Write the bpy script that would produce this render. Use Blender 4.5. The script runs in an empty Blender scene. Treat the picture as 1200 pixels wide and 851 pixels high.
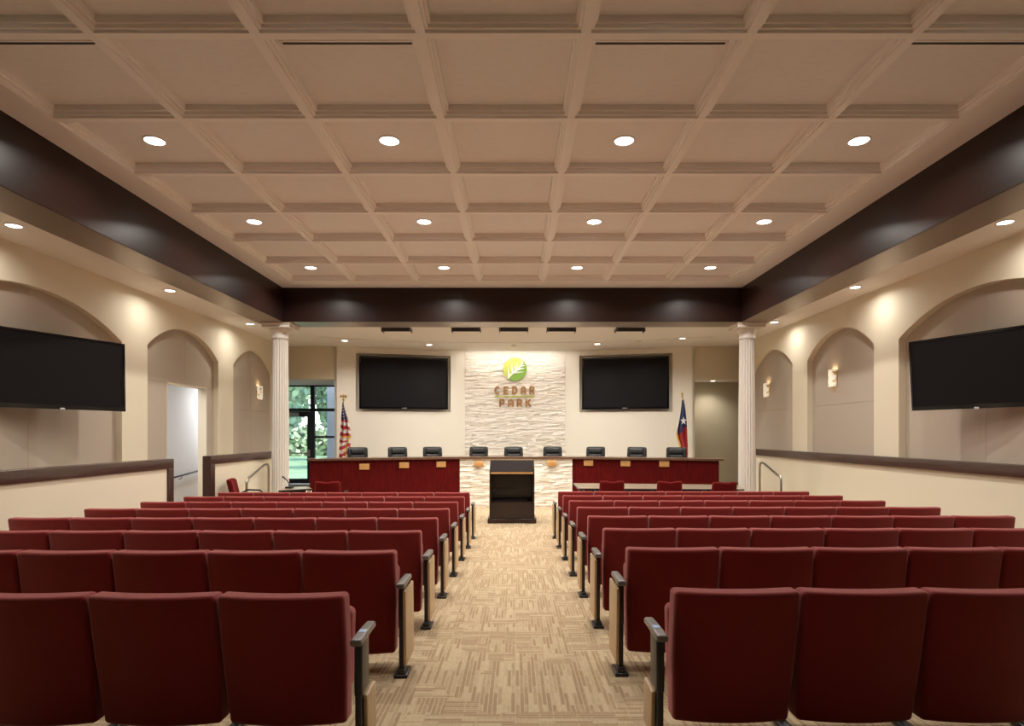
import bpy, math, random
from mathutils import Vector
R = random.Random(7)
PI = math.pi
SC = bpy.context.scene
COL = SC.collection
F, CX, CY, HC = 715.0, 604.0, 509.0, 1.36      # focal length in pixels, principal point, eye height


def pt(px, py, Y):
    return ((px - CX) * Y / F, Y, HC + (CY - py) * Y / F)


# ------------------------------------------------------------------ materials
def nodes(m):
    m.use_nodes = True
    nt = m.node_tree
    return nt, nt.nodes["Principled BSDF"]


def mat(name, col, rough=0.6, metal=0.0, spec=0.5, coat=0.0, sheen=0.0, bump=None, var=None):
    """bump = (scale, strength); var = (scale, amount, (sx, sy, sz)) noise variation of the base colour"""
    m = bpy.data.materials.new(name)
    nt, b = nodes(m)
    b.inputs["Base Color"].default_value = (*col, 1)
    b.inputs["Roughness"].default_value = rough
    b.inputs["Metallic"].default_value = metal
    b.inputs["Specular IOR Level"].default_value = spec
    b.inputs["Coat Weight"].default_value = coat
    b.inputs["Coat Roughness"].default_value = 0.12
    b.inputs["Sheen Weight"].default_value = sheen
    tc = nt.nodes.new("ShaderNodeTexCoord")
    if var:
        mp = nt.nodes.new("ShaderNodeMapping")
        mp.inputs["Scale"].default_value = var[2] if len(var) > 2 else (1, 1, 1)
        nt.links.new(tc.outputs["Object"], mp.inputs["Vector"])
        n = nt.nodes.new("ShaderNodeTexNoise")
        n.inputs["Scale"].default_value = var[0]
        n.inputs["Detail"].default_value = 4
        nt.links.new(mp.outputs["Vector"], n.inputs["Vector"])
        r = nt.nodes.new("ShaderNodeValToRGB")
        a = var[1]
        r.color_ramp.elements[0].position = 0.3
        r.color_ramp.elements[1].position = 0.7
        r.color_ramp.elements[0].color = (*[c * (1 - a) for c in col], 1)
        r.color_ramp.elements[1].color = (*[min(1, c * (1 + a)) for c in col], 1)
        nt.links.new(n.outputs["Fac"], r.inputs["Fac"])
        nt.links.new(r.outputs["Color"], b.inputs["Base Color"])
    if bump:
        n2 = nt.nodes.new("ShaderNodeTexNoise")
        n2.inputs["Scale"].default_value = bump[0]
        n2.inputs["Detail"].default_value = 3
        nt.links.new(tc.outputs["Object"], n2.inputs["Vector"])
        bp = nt.nodes.new("ShaderNodeBump")
        bp.inputs["Strength"].default_value = bump[1]
        bp.inputs["Distance"].default_value = 0.01
        nt.links.new(n2.outputs["Fac"], bp.inputs["Height"])
        nt.links.new(bp.outputs["Normal"], b.inputs["Normal"])
    return m


def emit(name, col, strength, base=(0.9, 0.9, 0.9)):
    m = bpy.data.materials.new(name)
    nt, b = nodes(m)
    b.inputs["Base Color"].default_value = (*base, 1)
    b.inputs["Emission Color"].default_value = (*col, 1)
    b.inputs["Emission Strength"].default_value = strength
    return m


M = {}
M["cream"] = mat("cream_paint", (0.76, 0.69, 0.54), 0.7, bump=(180, 0.05))
M["cream_low"] = mat("cream_wallcovering", (0.80, 0.735, 0.58), 0.7, var=(60, 0.03, (1, 1, 8)))
M["wing"] = mat("pale_cream_paint", (0.82, 0.775, 0.67), 0.7)
M["header"] = mat("tan_paint", (0.68, 0.60, 0.45), 0.7)
M["niche"] = mat("taupe_acoustic_fabric", (0.48, 0.41, 0.335), 0.85, var=(40, 0.035, (1, 1, 6)), bump=(400, 0.1))
M["ceiling"] = mat("coffer_panel_veneer", (0.80, 0.765, 0.74), 0.6, var=(14, 0.025, (1, 3, 1)))
M["rib"] = mat("coffer_rib_paint", (0.88, 0.845, 0.815), 0.5)
M["white"] = mat("white_ceiling_paint", (0.84, 0.80, 0.74), 0.7)
M["darkmatte"] = mat("espresso_wood_matte", (0.009, 0.0038, 0.0034), 0.6, spec=0.08)
M["darkwood"] = mat("espresso_wood", (0.018, 0.0065, 0.0055), 0.22, spec=0.5, coat=0.0, var=(5, 0.35, (1, 1, 14)))
M["beamwood"] = mat("espresso_beam_wood", (0.020, 0.0075, 0.0055), 0.34, spec=0.3, coat=0.0, var=(3, 0.3, (6, 6, 30)))
M["bronzestrip"] = mat("satin_bronze_laminate", (0.36, 0.29, 0.23), 0.36, metal=0.85)
M["capwood"] = mat("walnut_cap", (0.055, 0.024, 0.018), 0.32, spec=0.5, coat=0.3, var=(6, 0.3, (6, 1, 14)))
M["mahogany"] = mat("mahogany_panel", (0.080, 0.0036, 0.0034), 0.5, spec=0.08, coat=0.0, var=(4, 0.35, (12, 12, 1)))
M["benchtop"] = mat("bench_top_wood", (0.115, 0.06, 0.035), 0.3, coat=0.3, var=(6, 0.2, (1, 10, 1)))
M["maple"] = mat("maple_panel", (0.60, 0.44, 0.26), 0.42, var=(5, 0.12, (8, 8, 1)))
M["plate"] = mat("name_plate_wood", (0.52, 0.28, 0.10), 0.4, var=(8, 0.2, (1, 8, 12)))
M["red"] = mat("crimson_seat_fabric", (0.23, 0.0115, 0.0105), 0.75, spec=0.35, sheen=1.0, var=(260, 0.22, (1, 1, 1)), bump=(520, 0.35))
M["red2"] = mat("crimson_chair_fabric", (0.12, 0.006, 0.006), 0.85, spec=0.1, sheen=0.3, bump=(300, 0.2))
M["black"] = mat("black_metal", (0.010, 0.010, 0.011), 0.35, spec=0.5)
M["blackplastic"] = mat("black_plastic", (0.012, 0.012, 0.013), 0.25)
M["screen"] = mat("tv_screen_glass", (0.010, 0.009, 0.010), 0.38, spec=0.12)
M["bezel"] = mat("tv_bezel_gloss", (0.006, 0.006, 0.007), 0.10, spec=0.5)
M["arm"] = mat("grey_armrest_polymer", (0.17, 0.16, 0.15), 0.32, spec=0.6)
M["tag"] = mat("tag_blue_gleam", (0.45, 0.62, 0.95), 0.3)  # bluish reflection on the armrest plate put into its base colour
M["steel"] = mat("brushed_steel", (0.42, 0.40, 0.38), 0.3, metal=1.0)
M["darksteel"] = mat("dark_rail_steel", (0.06, 0.065, 0.085), 0.35, metal=0.6)
M["chrome"] = mat("chrome", (0.75, 0.75, 0.76), 0.12, metal=1.0)
M["gold"] = mat("gilded_metal", (0.72, 0.50, 0.20), 0.28, metal=1.0)
M["leather"] = mat("black_leather", (0.009, 0.009, 0.0095), 0.42, spec=0.5, bump=(90, 0.15))
M["column"] = mat("white_column_paint", (0.72, 0.68, 0.62), 0.5)
M["stone"] = mat("split_face_limestone", (0.86, 0.81, 0.72), 0.85, var=(7, 0.07, (1, 1, 3)), bump=(45, 0.6))
M["tabletop"] = mat("grey_tan_laminate", (0.34, 0.27, 0.20), 0.28, spec=0.5, coat=0.2)
M["lightgrey"] = mat("light_grey_plastic", (0.45, 0.46, 0.47), 0.4)
M["frame"] = mat("black_aluminium", (0.012, 0.014, 0.017), 0.4)
M["flagred"] = mat("flag_red", (0.42, 0.012, 0.02), 0.6, sheen=0.2)
M["flagwhite"] = mat("flag_white", (0.78, 0.75, 0.72), 0.6, sheen=0.2)
M["flagblue"] = mat("flag_blue", (0.018, 0.024, 0.10), 0.6, sheen=0.2)
M["fringe"] = mat("gold_fringe", (0.75, 0.42, 0.05), 0.6)
M["bronze"] = mat("sign_bronze", (0.34, 0.155, 0.045), 0.5, metal=0.0)
M["olive"] = mat("sign_olive", (0.42, 0.45, 0.03), 0.5)
M["lime"] = mat("sign_lime", (0.50, 0.55, 0.12), 0.5)
M["green"] = mat("sign_green", (0.20, 0.36, 0.05), 0.5)
M["signwhite"] = mat("sign_white", (0.85, 0.85, 0.82), 0.5)
M["grass"] = mat("lawn_grass", (0.22, 0.32, 0.15), 0.9, var=(1.5, 0.35))
M["concrete"] = mat("pale_concrete", (0.40, 0.40, 0.36), 0.85)
M["leafs"] = mat("tree_leaves", (0.36, 0.43, 0.27), 0.7, var=(2.0, 0.4))
M["bark"] = mat("tree_bark", (0.10, 0.075, 0.055), 0.9)
M["passage"] = mat("cool_white_paint", (0.74, 0.76, 0.76), 0.7)
M["olivewall"] = mat("olive_beige_paint", (0.50, 0.44, 0.31), 0.7)
M["trimwhite"] = mat("white_trim_ring", (0.85, 0.83, 0.80), 0.4)
M["roof_light_block"] = mat("light_block_grey", (0.3, 0.3, 0.3), 0.9)
M["lens"] = emit("lamp_lens", (1.0, 0.93, 0.84), 9.0)
M["lens2"] = emit("small_lamp_lens", (1.0, 0.85, 0.65), 3.0)


for k_, tint in (("red", (1.0, 0.5, 0.48, 1)), ("red2", (1.0, 0.3, 0.28, 1))):
    b_ = M[k_].node_tree.nodes["Principled BSDF"]
    b_.inputs["Sheen Tint"].default_value = tint
    b_.inputs["Sheen Roughness"].default_value = 0.4


def carpet():
    m = bpy.data.materials.new("woven_carpet")
    nt, b = nodes(m)
    N, L = nt.nodes, nt.links
    b.inputs["Roughness"].default_value = 0.95
    b.inputs["Specular IOR Level"].default_value = 0.1
    tc = N.new("ShaderNodeTexCoord")

    def mapped(scale, loc=(0, 0, 0)):
        mp = N.new("ShaderNodeMapping")
        mp.inputs["Scale"].default_value = scale
        mp.inputs["Location"].default_value = loc
        L.new(tc.outputs["Object"], mp.inputs["Vector"])
        return mp

    def bricks(rot, w, h):
        mp = N.new("ShaderNodeMapping")
        mp.inputs["Rotation"].default_value = (0, 0, rot)
        L.new(tc.outputs["Object"], mp.inputs["Vector"])
        br = N.new("ShaderNodeTexBrick")
        br.inputs["Scale"].default_value = 1.0
        br.inputs["Brick Width"].default_value = w
        br.inputs["Row Height"].default_value = h
        br.inputs["Mortar Size"].default_value = 0.004
        br.inputs["Mortar Smooth"].default_value = 0.4
        br.offset = 0.37
        br.inputs["Color1"].default_value = (0.05, 0.05, 0.05, 1)
        br.inputs["Color2"].default_value = (0.95, 0.95, 0.95, 1)
        br.inputs["Mortar"].default_value = (0.85, 0.85, 0.85, 1)
        L.new(mp.outputs["Vector"], br.inputs["Vector"])
        return br

    b1 = bricks(PI / 2, 0.27, 0.025)
    b2 = bricks(0.0, 0.20, 0.028)
    # patches of either direction
    mp = mapped((1, 1, 1))
    vor = N.new("ShaderNodeTexVoronoi")
    vor.distance = "CHEBYCHEV"
    vor.inputs["Scale"].default_value = 5.2
    vor.inputs["Randomness"].default_value = 0.75
    L.new(mp.outputs["Vector"], vor.inputs["Vector"])
    sep = N.new("ShaderNodeSeparateColor")
    L.new(vor.outputs["Color"], sep.inputs["Color"])
    gt = N.new("ShaderNodeMath")
    gt.operation = "GREATER_THAN"
    gt.inputs[1].default_value = 0.66
    L.new(sep.outputs["Red"], gt.inputs[0])
    mix = N.new("ShaderNodeMixRGB")
    L.new(gt.outputs[0], mix.inputs["Fac"])
    L.new(b1.outputs["Color"], mix.inputs["Color1"])
    L.new(b2.outputs["Color"], mix.inputs["Color2"])
    # fine streaks and loop noise
    mp2 = mapped((150, 14, 1))
    n1 = N.new("ShaderNodeTexNoise")
    n1.inputs["Scale"].default_value = 1.0
    L.new(mp2.outputs["Vector"], n1.inputs["Vector"])
    n2 = N.new("ShaderNodeTexNoise")
    n2.inputs["Scale"].default_value = 160
    L.new(tc.outputs["Object"], n2.inputs["Vector"])
    add = N.new("ShaderNodeMixRGB")
    add.blend_type = "MIX"
    add.inputs["Fac"].default_value = 0.42
    L.new(mix.outputs["Color"], add.inputs["Color1"])
    L.new(n1.outputs["Fac"], add.inputs["Color2"])
    add2 = N.new("ShaderNodeMixRGB")
    add2.inputs["Fac"].default_value = 0.25
    L.new(add.outputs["Color"], add2.inputs["Color1"])
    L.new(n2.outputs["Fac"], add2.inputs["Color2"])
    r = N.new("ShaderNodeValToRGB")
    e = r.color_ramp.elements
    e[0].position, e[0].color = 0.43, (0.35, 0.25, 0.155, 1)
    e[1].position, e[1].color = 0.69, (0.52, 0.42, 0.275, 1)
    L.new(add2.outputs["Color"], r.inputs["Fac"])
    L.new(r.outputs["Color"], b.inputs["Base Color"])
    bp = N.new("ShaderNodeBump")
    bp.inputs["Strength"].default_value = 0.35
    bp.inputs["Distance"].default_value = 0.006
    L.new(add2.outputs["Color"], bp.inputs["Height"])
    L.new(bp.outputs["Normal"], b.inputs["Normal"])
    return m


M["carpet"] = carpet()


def glass():
    m = bpy.data.materials.new("window_glass")
    nt, b = nodes(m)
    out = nt.nodes["Material Output"]
    t = nt.nodes.new("ShaderNodeBsdfTransparent")
    t.inputs["Color"].default_value = (0.93, 0.97, 0.98, 1)
    g = nt.nodes.new("ShaderNodeBsdfGlossy")
    g.inputs["Roughness"].default_value = 0.02
    fr = nt.nodes.new("ShaderNodeFresnel")
    fr.inputs["IOR"].default_value = 1.45
    mx = nt.nodes.new("ShaderNodeMixShader")
    nt.links.new(fr.outputs[0], mx.inputs[0])
    nt.links.new(t.outputs[0], mx.inputs[1])
    nt.links.new(g.outputs[0], mx.inputs[2])
    nt.links.new(mx.outputs[0], out.inputs["Surface"])
    nt.nodes.remove(b)
    return m


M["glass"] = glass()


def alabaster():
    m = bpy.data.materials.new("sconce_alabaster")
    nt, b = nodes(m)
    tc = nt.nodes.new("ShaderNodeTexCoord")
    v = nt.nodes.new("ShaderNodeTexVoronoi")
    v.inputs["Scale"].default_value = 16
    nt.links.new(tc.outputs["Object"], v.inputs["Vector"])
    r = nt.nodes.new("ShaderNodeValToRGB")
    e = r.color_ramp.elements
    e[0].color, e[1].color = (0.42, 0.24, 0.09, 1), (1.0, 0.93, 0.74, 1)
    e[0].position, e[1].position = 0.1, 0.6
    sep = nt.nodes.new("ShaderNodeSeparateColor")
    nt.links.new(v.outputs["Color"], sep.inputs["Color"])
    nt.links.new(sep.outputs["Red"], r.inputs["Fac"])
    nt.links.new(r.outputs["Color"], b.inputs["Base Color"])
    nt.links.new(r.outputs["Color"], b.inputs["Emission Color"])
    b.inputs["Emission Strength"].default_value = 0.28
    return m


M["alabaster"] = alabaster()


def brick():
    m = bpy.data.materials.new("pink_grey_brick")
    nt, b = nodes(m)
    tc = nt.nodes.new("ShaderNodeTexCoord")
    mp = nt.nodes.new("ShaderNodeMapping")
    mp.inputs["Rotation"].default_value = (PI / 2, 0, 0)
    nt.links.new(tc.outputs["Object"], mp.inputs["Vector"])
    br = nt.nodes.new("ShaderNodeTexBrick")
    br.inputs["Scale"].default_value = 1
    br.inputs["Brick Width"].default_value = 0.30
    br.inputs["Row Height"].default_value = 0.11
    br.inputs["Mortar Size"].default_value = 0.010
    br.inputs["Color1"].default_value = (0.78, 0.68, 0.68, 1)
    br.inputs["Color2"].default_value = (0.86, 0.78, 0.77, 1)
    br.inputs["Mortar"].default_value = (0.78, 0.75, 0.75, 1)
    nt.links.new(mp.outputs["Vector"], br.inputs["Vector"])
    nt.links.new(br.outputs["Color"], b.inputs["Base Color"])
    b.inputs["Roughness"].default_value = 0.9
    return m


M["brick"] = brick()


# ------------------------------------------------------------------ mesh builder
class MB:
    def __init__(s):
        s.v, s.f, s.mi, s.sm = [], [], [], []
        s.mat, s.smooth = 0, False

    def add(s, vs, fs, smooth=None):
        b = len(s.v)
        s.v += [tuple(p) for p in vs]
        for f in fs:
            s.f.append(tuple(b + i for i in f))
            s.mi.append(s.mat)
            s.sm.append(s.smooth if smooth is None else smooth)
        return s

    def box(s, a, b, tf=None):
        x0, y0, z0 = a
        x1, y1, z1 = b
        vs = [(x0, y0, z0), (x1, y0, z0), (x1, y1, z0), (x0, y1, z0), (x0, y0, z1), (x1, y0, z1), (x1, y1, z1), (x0, y1, z1)]
        if tf:
            vs = [tf(Vector(p)) for p in vs]
        return s.add(vs, [(0, 3, 2, 1), (4, 5, 6, 7), (0, 1, 5, 4), (1, 2, 6, 5), (2, 3, 7, 6), (3, 0, 4, 7)], False)

    def quad(s, *p):
        return s.add(p, [tuple(range(len(p)))], False)

    def rbox(s, c, h, r, tf=None, n=3, cuts=(1, 1, 1)):
        """rounded box: centre c, half sizes h, edge radius r, cuts extra divisions per axis"""
        r = min(r, *h)
        ax = []
        for i in range(3):
            e = [math.tan(k / n * PI / 4) * r for k in range(n + 1)]          # 0..r
            core = h[i] - r
            hi = [core + x for x in e]
            a = [-x for x in reversed(hi)]
            k = cuts[i]
            mid = [-core + 2 * core * j / k for j in range(1, k)] if core > 1e-6 else []
            b = hi if core > 1e-6 else hi[1:]
            ax.append(a + mid + b)
        idx, vs, fs = {}, [], []

        def vid(i, j, k):
            key = (i, j, k)
            if key not in idx:
                q = Vector((ax[0][i], ax[1][j], ax[2][k]))
                inn = Vector([max(-(h[t] - r), min(h[t] - r, q[t])) for t in range(3)])
                d = q - inn
                if d.length > 1e-9:
                    q = inn + d.normalized() * r
                q = q + Vector(c)
                if tf:
                    q = tf(q)
                idx[key] = len(vs)
                vs.append(q)
            return idx[key]
        n0, n1, n2 = len(ax[0]) - 1, len(ax[1]) - 1, len(ax[2]) - 1
        for i in range(n0):
            for j in range(n1):
                fs.append((vid(i, j, 0), vid(i, j + 1, 0), vid(i + 1, j + 1, 0), vid(i + 1, j, 0)))
                fs.append((vid(i, j, n2), vid(i + 1, j, n2), vid(i + 1, j + 1, n2), vid(i, j + 1, n2)))
        for i in range(n0):
            for k in range(n2):
                fs.append((vid(i, 0, k), vid(i + 1, 0, k), vid(i + 1, 0, k + 1), vid(i, 0, k + 1)))
                fs.append((vid(i, n1, k), vid(i, n1, k + 1), vid(i + 1, n1, k + 1), vid(i + 1, n1, k)))
        for j in range(n1):
            for k in range(n2):
                fs.append((vid(0, j, k), vid(0, j, k + 1), vid(0, j + 1, k + 1), vid(0, j + 1, k)))
                fs.append((vid(n0, j, k), vid(n0, j + 1, k), vid(n0, j + 1, k + 1), vid(n0, j, k + 1)))
        return s.add(vs, fs, True)

    def tube(s, path, r, n=10, caps=True):
        P = [Vector(p) for p in path]
        vs, fs = [], []
        up = None
        for i, p in enumerate(P):
            d = (P[min(i + 1, len(P) - 1)] - P[max(i - 1, 0)]).normalized()
            if up is None:
                up = Vector((0, 0, 1)) if abs(d.z) < 0.9 else Vector((1, 0, 0))
            side = d.cross(up)
            if side.length < 1e-4:
                side = d.orthogonal()
            side.normalize()
            up = side.cross(d).normalized()
            rr = r[i] if isinstance(r, (list, tuple)) else r
            for k in range(n):
                a = 2 * PI * k / n
                vs.append(p + side * math.cos(a) * rr + up * math.sin(a) * rr)
        for i in range(len(P) - 1):
            for k in range(n):
                k2 = (k + 1) % n
                fs.append((i * n + k, i * n + k2, (i + 1) * n + k2, (i + 1) * n + k))
        if caps:
            fs.append(tuple(range(n))[::-1])
            fs.append(tuple((len(P) - 1) * n + k for k in range(n)))
        return s.add(vs, fs, True)

    def lathe(s, prof, c=(0, 0, 0), n=32, rmod=None, smooth=True):
        """prof = [(radius, z)]"""
        vs, fs = [], []
        for (r, z) in prof:
            for k in range(n):
                a = 2 * PI * k / n
                rr = r * (rmod(k, z) if rmod else 1)
                vs.append((c[0] + rr * math.cos(a), c[1] + rr * math.sin(a), c[2] + z))
        for i in range(len(prof) - 1):
            for k in range(n):
                k2 = (k + 1) % n
                fs.append((i * n + k, i * n + k2, (i + 1) * n + k2, (i + 1) * n + k))
        s.add(vs, fs, smooth)
        b = len(s.v) - len(vs)
        for ring in (0, len(prof) - 1):
            if prof[ring][0] > 1e-5:
                f = tuple(b + ring * n + k for k in range(n))
                s.f.append(f[::-1] if ring == 0 else f)
                s.mi.append(s.mat)
                s.sm.append(False)
        return s

    def prism(s, poly, z0, z1, tf=None):
        n = len(poly)
        vs = [Vector((x, y, z0)) for x, y in poly] + [Vector((x, y, z1)) for x, y in poly]
        if tf:
            vs = [tf(v) for v in vs]
        fs = [tuple(range(n))[::-1], tuple(range(n, 2 * n))] + [(i, (i + 1) % n, n + (i + 1) % n, n + i) for i in range(n)]
        return s.add(vs, fs, False)

    def mesh(s, name, mats):
        me = bpy.data.meshes.new(name)
        me.from_pydata(s.v, [], s.f)
        for m in (mats if isinstance(mats, (list, tuple)) else [mats]):
            me.materials.append(m)
        me.polygons.foreach_set("material_index", s.mi)
        me.polygons.foreach_set("use_smooth", s.sm)
        me.update()
        return me

    def build(s, name, mats, parent=None, loc=None, rz=0.0):
        o = bpy.data.objects.new(name, s.mesh(name, mats))
        COL.objects.link(o)
        if parent is not None:
            o.parent = parent
        if loc is not None:
            o.location = loc
        o.rotation_euler = (0, 0, rz)
        return o


def tag(o, label, cat, group=None):
    o["label"], o["category"] = label, cat
    if group:
        o["group"] = group
    return o


def struct(o):
    o["kind"] = "structure"
    return o


def thing(name, label, cat, loc=(0, 0, 0), rz=0.0, group=None):
    o = bpy.data.objects.new(name, None)
    COL.objects.link(o)
    o.location = loc
    o.rotation_euler = (0, 0, rz)
    o.empty_display_size = 0.1
    return tag(o, label, cat, group)


def dup(root, loc, label, rz=None, group=None, scale=None):
    r = root.copy()
    COL.objects.link(r)
    r.location = loc
    if rz is not None:
        r.rotation_euler = (0, 0, rz)
    if scale is not None:
        r.scale = scale
    r["label"] = label
    if group:
        r["group"] = group
    for ch in list(root.children):
        c = ch.copy()
        COL.objects.link(c)
        c.parent = r
        for g in list(ch.children):
            d = g.copy()
            COL.objects.link(d)
            d.parent = c
    return r


ORD = ["first", "second", "third", "fourth", "fifth", "sixth", "seventh", "eighth", "ninth"]
SIDE = {-1: "striped-flag side", 1: "star-flag side"}

# ------------------------------------------------------------------ room dimensions
XL, XR = -6.15, 5.88               # side walls
ZS = HC + 2.35                     # soffit and dais ceiling
ZB = HC + 2.24                     # underside of the dark beam
ZC = HC + 2.92                     # bottom of the coffer ribs
ZP = ZC + 0.10                     # coffer panels
BL, BR = -4.63, 4.50               # beam inner faces
BLo, BRo = -5.18, 5.05
YF, YF2 = 12.14, 12.75             # front beam
YR = -3.2                          # wall behind the camera
SL = 0.0364
ZF, ZD = -0.38, -0.14              # flat floor at the front, dais platform
YH = 16.3                          # header line at the front corners
YE = 15.62                         # far end of the side walls


def fz(y):
    return max(-SL * y, ZF)


# ------------------------------------------------------------------ floor
m = MB()
yk = -ZF / SL
for x0, x1 in ((-9.0, 8.0),):
    m.quad((x0, -4.5, fz(-4.5)), (x1, -4.5, fz(-4.5)), (x1, yk, ZF), (x0, yk, ZF))
    m.quad((x0, yk, ZF), (x1, yk, ZF), (x1, 18.5, ZF), (x0, 18.5, ZF))
struct(m.build("floor", M["carpet"]))
BP = [(-4.55, 13.5), (-1.32, 14.6), (1.35, 14.6), (4.5, 13.5)]       # front line of the council bench
m = MB()
poly = [(-7.4, 12.35), (-4.42, 12.35), (-4.42, 13.62), (-1.30, 14.66), (1.33, 14.66), (4.38, 13.62), (4.38, 12.35), (8.0, 12.35), (8.0, 18.4), (-7.4, 18.4)]
m.prism(poly, ZF - 0.02, ZD)
m.box((-5.1, 12.05, ZF - 0.02), (-4.42, 12.35, (ZF + ZD) / 2))
m.box((4.38, 12.05, ZF - 0.02), (5.75, 12.35, (ZF + ZD) / 2))
struct(m.build("floor_dais", M["carpet"]))

# ------------------------------------------------------------------ coffered ceiling
PX, PY = 1.206, 1.195
X0, Y1 = -4.31, 11.645
NX, NY = 7, 12
Y0 = Y1 - NY * PY
m = MB()
m.box((BL - 0.1, -3.1, ZP), (BR + 0.1, YF + 0.1, ZP + 0.06))
ceil = struct(m.build("ceiling", M["ceiling"]))
m = MB()
for i in range(NX + 1):
    x = X0 + i * PX
    m.box((x - 0.080, Y0, ZP - 0.05), (x + 0.080, Y1, ZP + 0.001))
    m.box((x - 0.060, Y0, ZP - 0.078), (x + 0.060, Y1, ZP - 0.05))
    m.box((x - 0.036, Y0, ZC), (x + 0.036, Y1, ZP - 0.078))
for j in range(NY + 1):
    y = Y0 + j * PY
    m.box((X0, y - 0.079, ZP - 0.0505), (X0 + NX * PX, y + 0.079, ZP + 0.001))
    m.box((X0, y - 0.059, ZP - 0.0785), (X0 + NX * PX, y + 0.059, ZP - 0.0505))
    m.box((X0, y - 0.035, ZC - 0.001), (X0 + NX * PX, y + 0.035, ZP - 0.0785))
xe = X0 + NX * PX
m.box((BL - 0.05, -3.1, ZC - 0.004), (X0 + 0.034, YF + 0.05, ZP + 0.001))
m.box((xe - 0.034, -3.1, ZC - 0.004), (BR + 0.05, YF + 0.05, ZP + 0.001))
m.box((X0 + 0.034, Y1 - 0.033, ZC - 0.004), (xe - 0.034, YF + 0.05, ZP + 0.001))
m.box((X0, -3.1, ZC), (xe, Y0, ZP + 0.001))
m.build("coffer_grid", M["rib"], ceil)

for nm, a, b in (("beam_left", (BLo, YR, ZB), (BL, YF2, ZP + 0.3)), ("beam_right", (BR, YR, ZB), (BRo, YF2, ZP + 0.3)),
                 ("beam_front", (BL, YF, ZB), (BR, YF2, ZP + 0.3)), ("beam_rear", (BL, YR, ZB), (BR, YR + 0.4, ZP + 0.3))):
    m = MB()
    m.box(a, b)
    o = struct(m.build(nm, M["beamwood"]))
    m = MB()
    m.box((a[0] + 0.012, a[1] + 0.012, a[2] - 0.004), (b[0] - 0.012, b[1] - 0.012, a[2] + 0.002))
    m.build("soffit_strip", M["bronzestrip"], o)

m = MB()
m.box((XL - 0.05, YR, ZS), (BLo, YF2, ZS + 0.12))
m.box((BRo, YR, ZS), (XR + 0.05, YF2, ZS + 0.12))
struct(m.build("ceiling_soffit", M["white"]))
m = MB()
m.box((-7.4, YF2, ZS), (8.0, 17.4, ZS + 0.12))
# lower curved step in front of the back wall
arc = []
for k in range(17):
    x = -4.85 + 9.65 * k / 16
    arc.append((x, 15.62 - 0.95 * ((x + 0.02) / 4.85) ** 2))
m.prism(arc + [(4.8, 17.3), (-4.85, 17.3)], ZS - 0.012, ZS + 0.02)
struct(m.build("ceiling_dais", M["white"]))


# ------------------------------------------------------------------ side walls with arched niches
def arch_pts(ya, yb, zs, za, n=28):
    c, hw, rise = (ya + yb) / 2, (yb - ya) / 2, za - zs
    rad = (hw * hw + rise * rise) / (2 * rise)
    zc = za - rad
    a0 = math.asin(hw / rad)
    return [(c + rad * math.sin(-a0 + 2 * a0 * k / n), zc + rad * math.cos(-a0 + 2 * a0 * k / n)) for k in range(n + 1)]


def side_wall(name, X, sg, arches, zb, y0, y1):
    m = MB()
    z0, z1, d = ZF - 0.1, ZS + 0.06, 0.11
    prev = y0
    for (ya, yb, zs, za) in arches:
        m.quad((X, prev, z0), (X, ya, z0), (X, ya, z1), (X, prev, z1))
        A = arch_pts(ya, yb, zs, za)
        for (p, q) in zip(A, A[1:]):
            m.quad((X, p[0], p[1]), (X, q[0], q[1]), (X, q[0], z1), (X, p[0], z1))
            m.quad((X, p[0], p[1]), (X + sg * d, p[0], p[1]), (X + sg * d, q[0], q[1]), (X, q[0], q[1]))
        for yy in (ya, yb):
            m.quad((X, yy, zb), (X + sg * d, yy, zb), (X + sg * d, yy, zs), (X, yy, zs))
        if zb > z0 + 0.02:
            m.quad((X, ya, z0), (X, yb, z0), (X, yb, zb), (X, ya, zb))
            m.quad((X, ya, zb), (X, yb, zb), (X + sg * d, yb, zb), (X + sg * d, ya, zb))
        prev = yb
    m.quad((X, prev, z0), (X, y1, z0), (X, y1, z1), (X, prev, z1))
    m.quad((X, y1, z0), (X + sg * 0.3, y1, z0), (X + sg * 0.3, y1, z1), (X, y1, z1))
    w = struct(m.build(name, M["cream"]))
    for i, (ya, yb, zs, za) in enumerate(arches):
        m = MB()
        xs = sorted((X + sg * d, X + sg * (d + 0.025)))
        xb = sorted((X + sg * (d + 0.025), X + sg * 0.26))
        c = (ya + yb) / 2
        lo, hi = ya - 0.05, yb + 0.05
        zt = za + 0.08
        seams = [zb - 0.02, 1.92 if i else 2.02, zt]
        holes = DOOR if (sg < 0 and i == 1) else None
        if holes:
            hy0, hy1, hz = holes
            rects = [(lo, hy0, z0, hz), (hy1, hi, z0, hz), (lo, c + 0.15, hz, zt), (c + 0.15, hi, hz, zt)]
            for (a, b, u, v) in ((lo, hy0, z0, zt), (hy1, hi, z0, zt), (hy0, hy1, hz, zt)):
                m.box((xb[0], a, u), (xb[1], b, v))
        else:
            rects = []
            for u, v in zip(seams, seams[1:]):
                for a, b in (((lo, c), (c, hi)) if i == 0 or sg < 0 else ((lo, hi),)):
                    rects.append((a, b, u, v))
            m.box((xb[0], lo, zb - 0.05), (xb[1], hi, zt))
        g = 0.0022
        for (a, b, u, v) in rects:
            m.box((xs[0], a + g, u + g), (xs[1], b - g, v - g))
        m.build("niche_panel", M["niche"], w)
    return w


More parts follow.
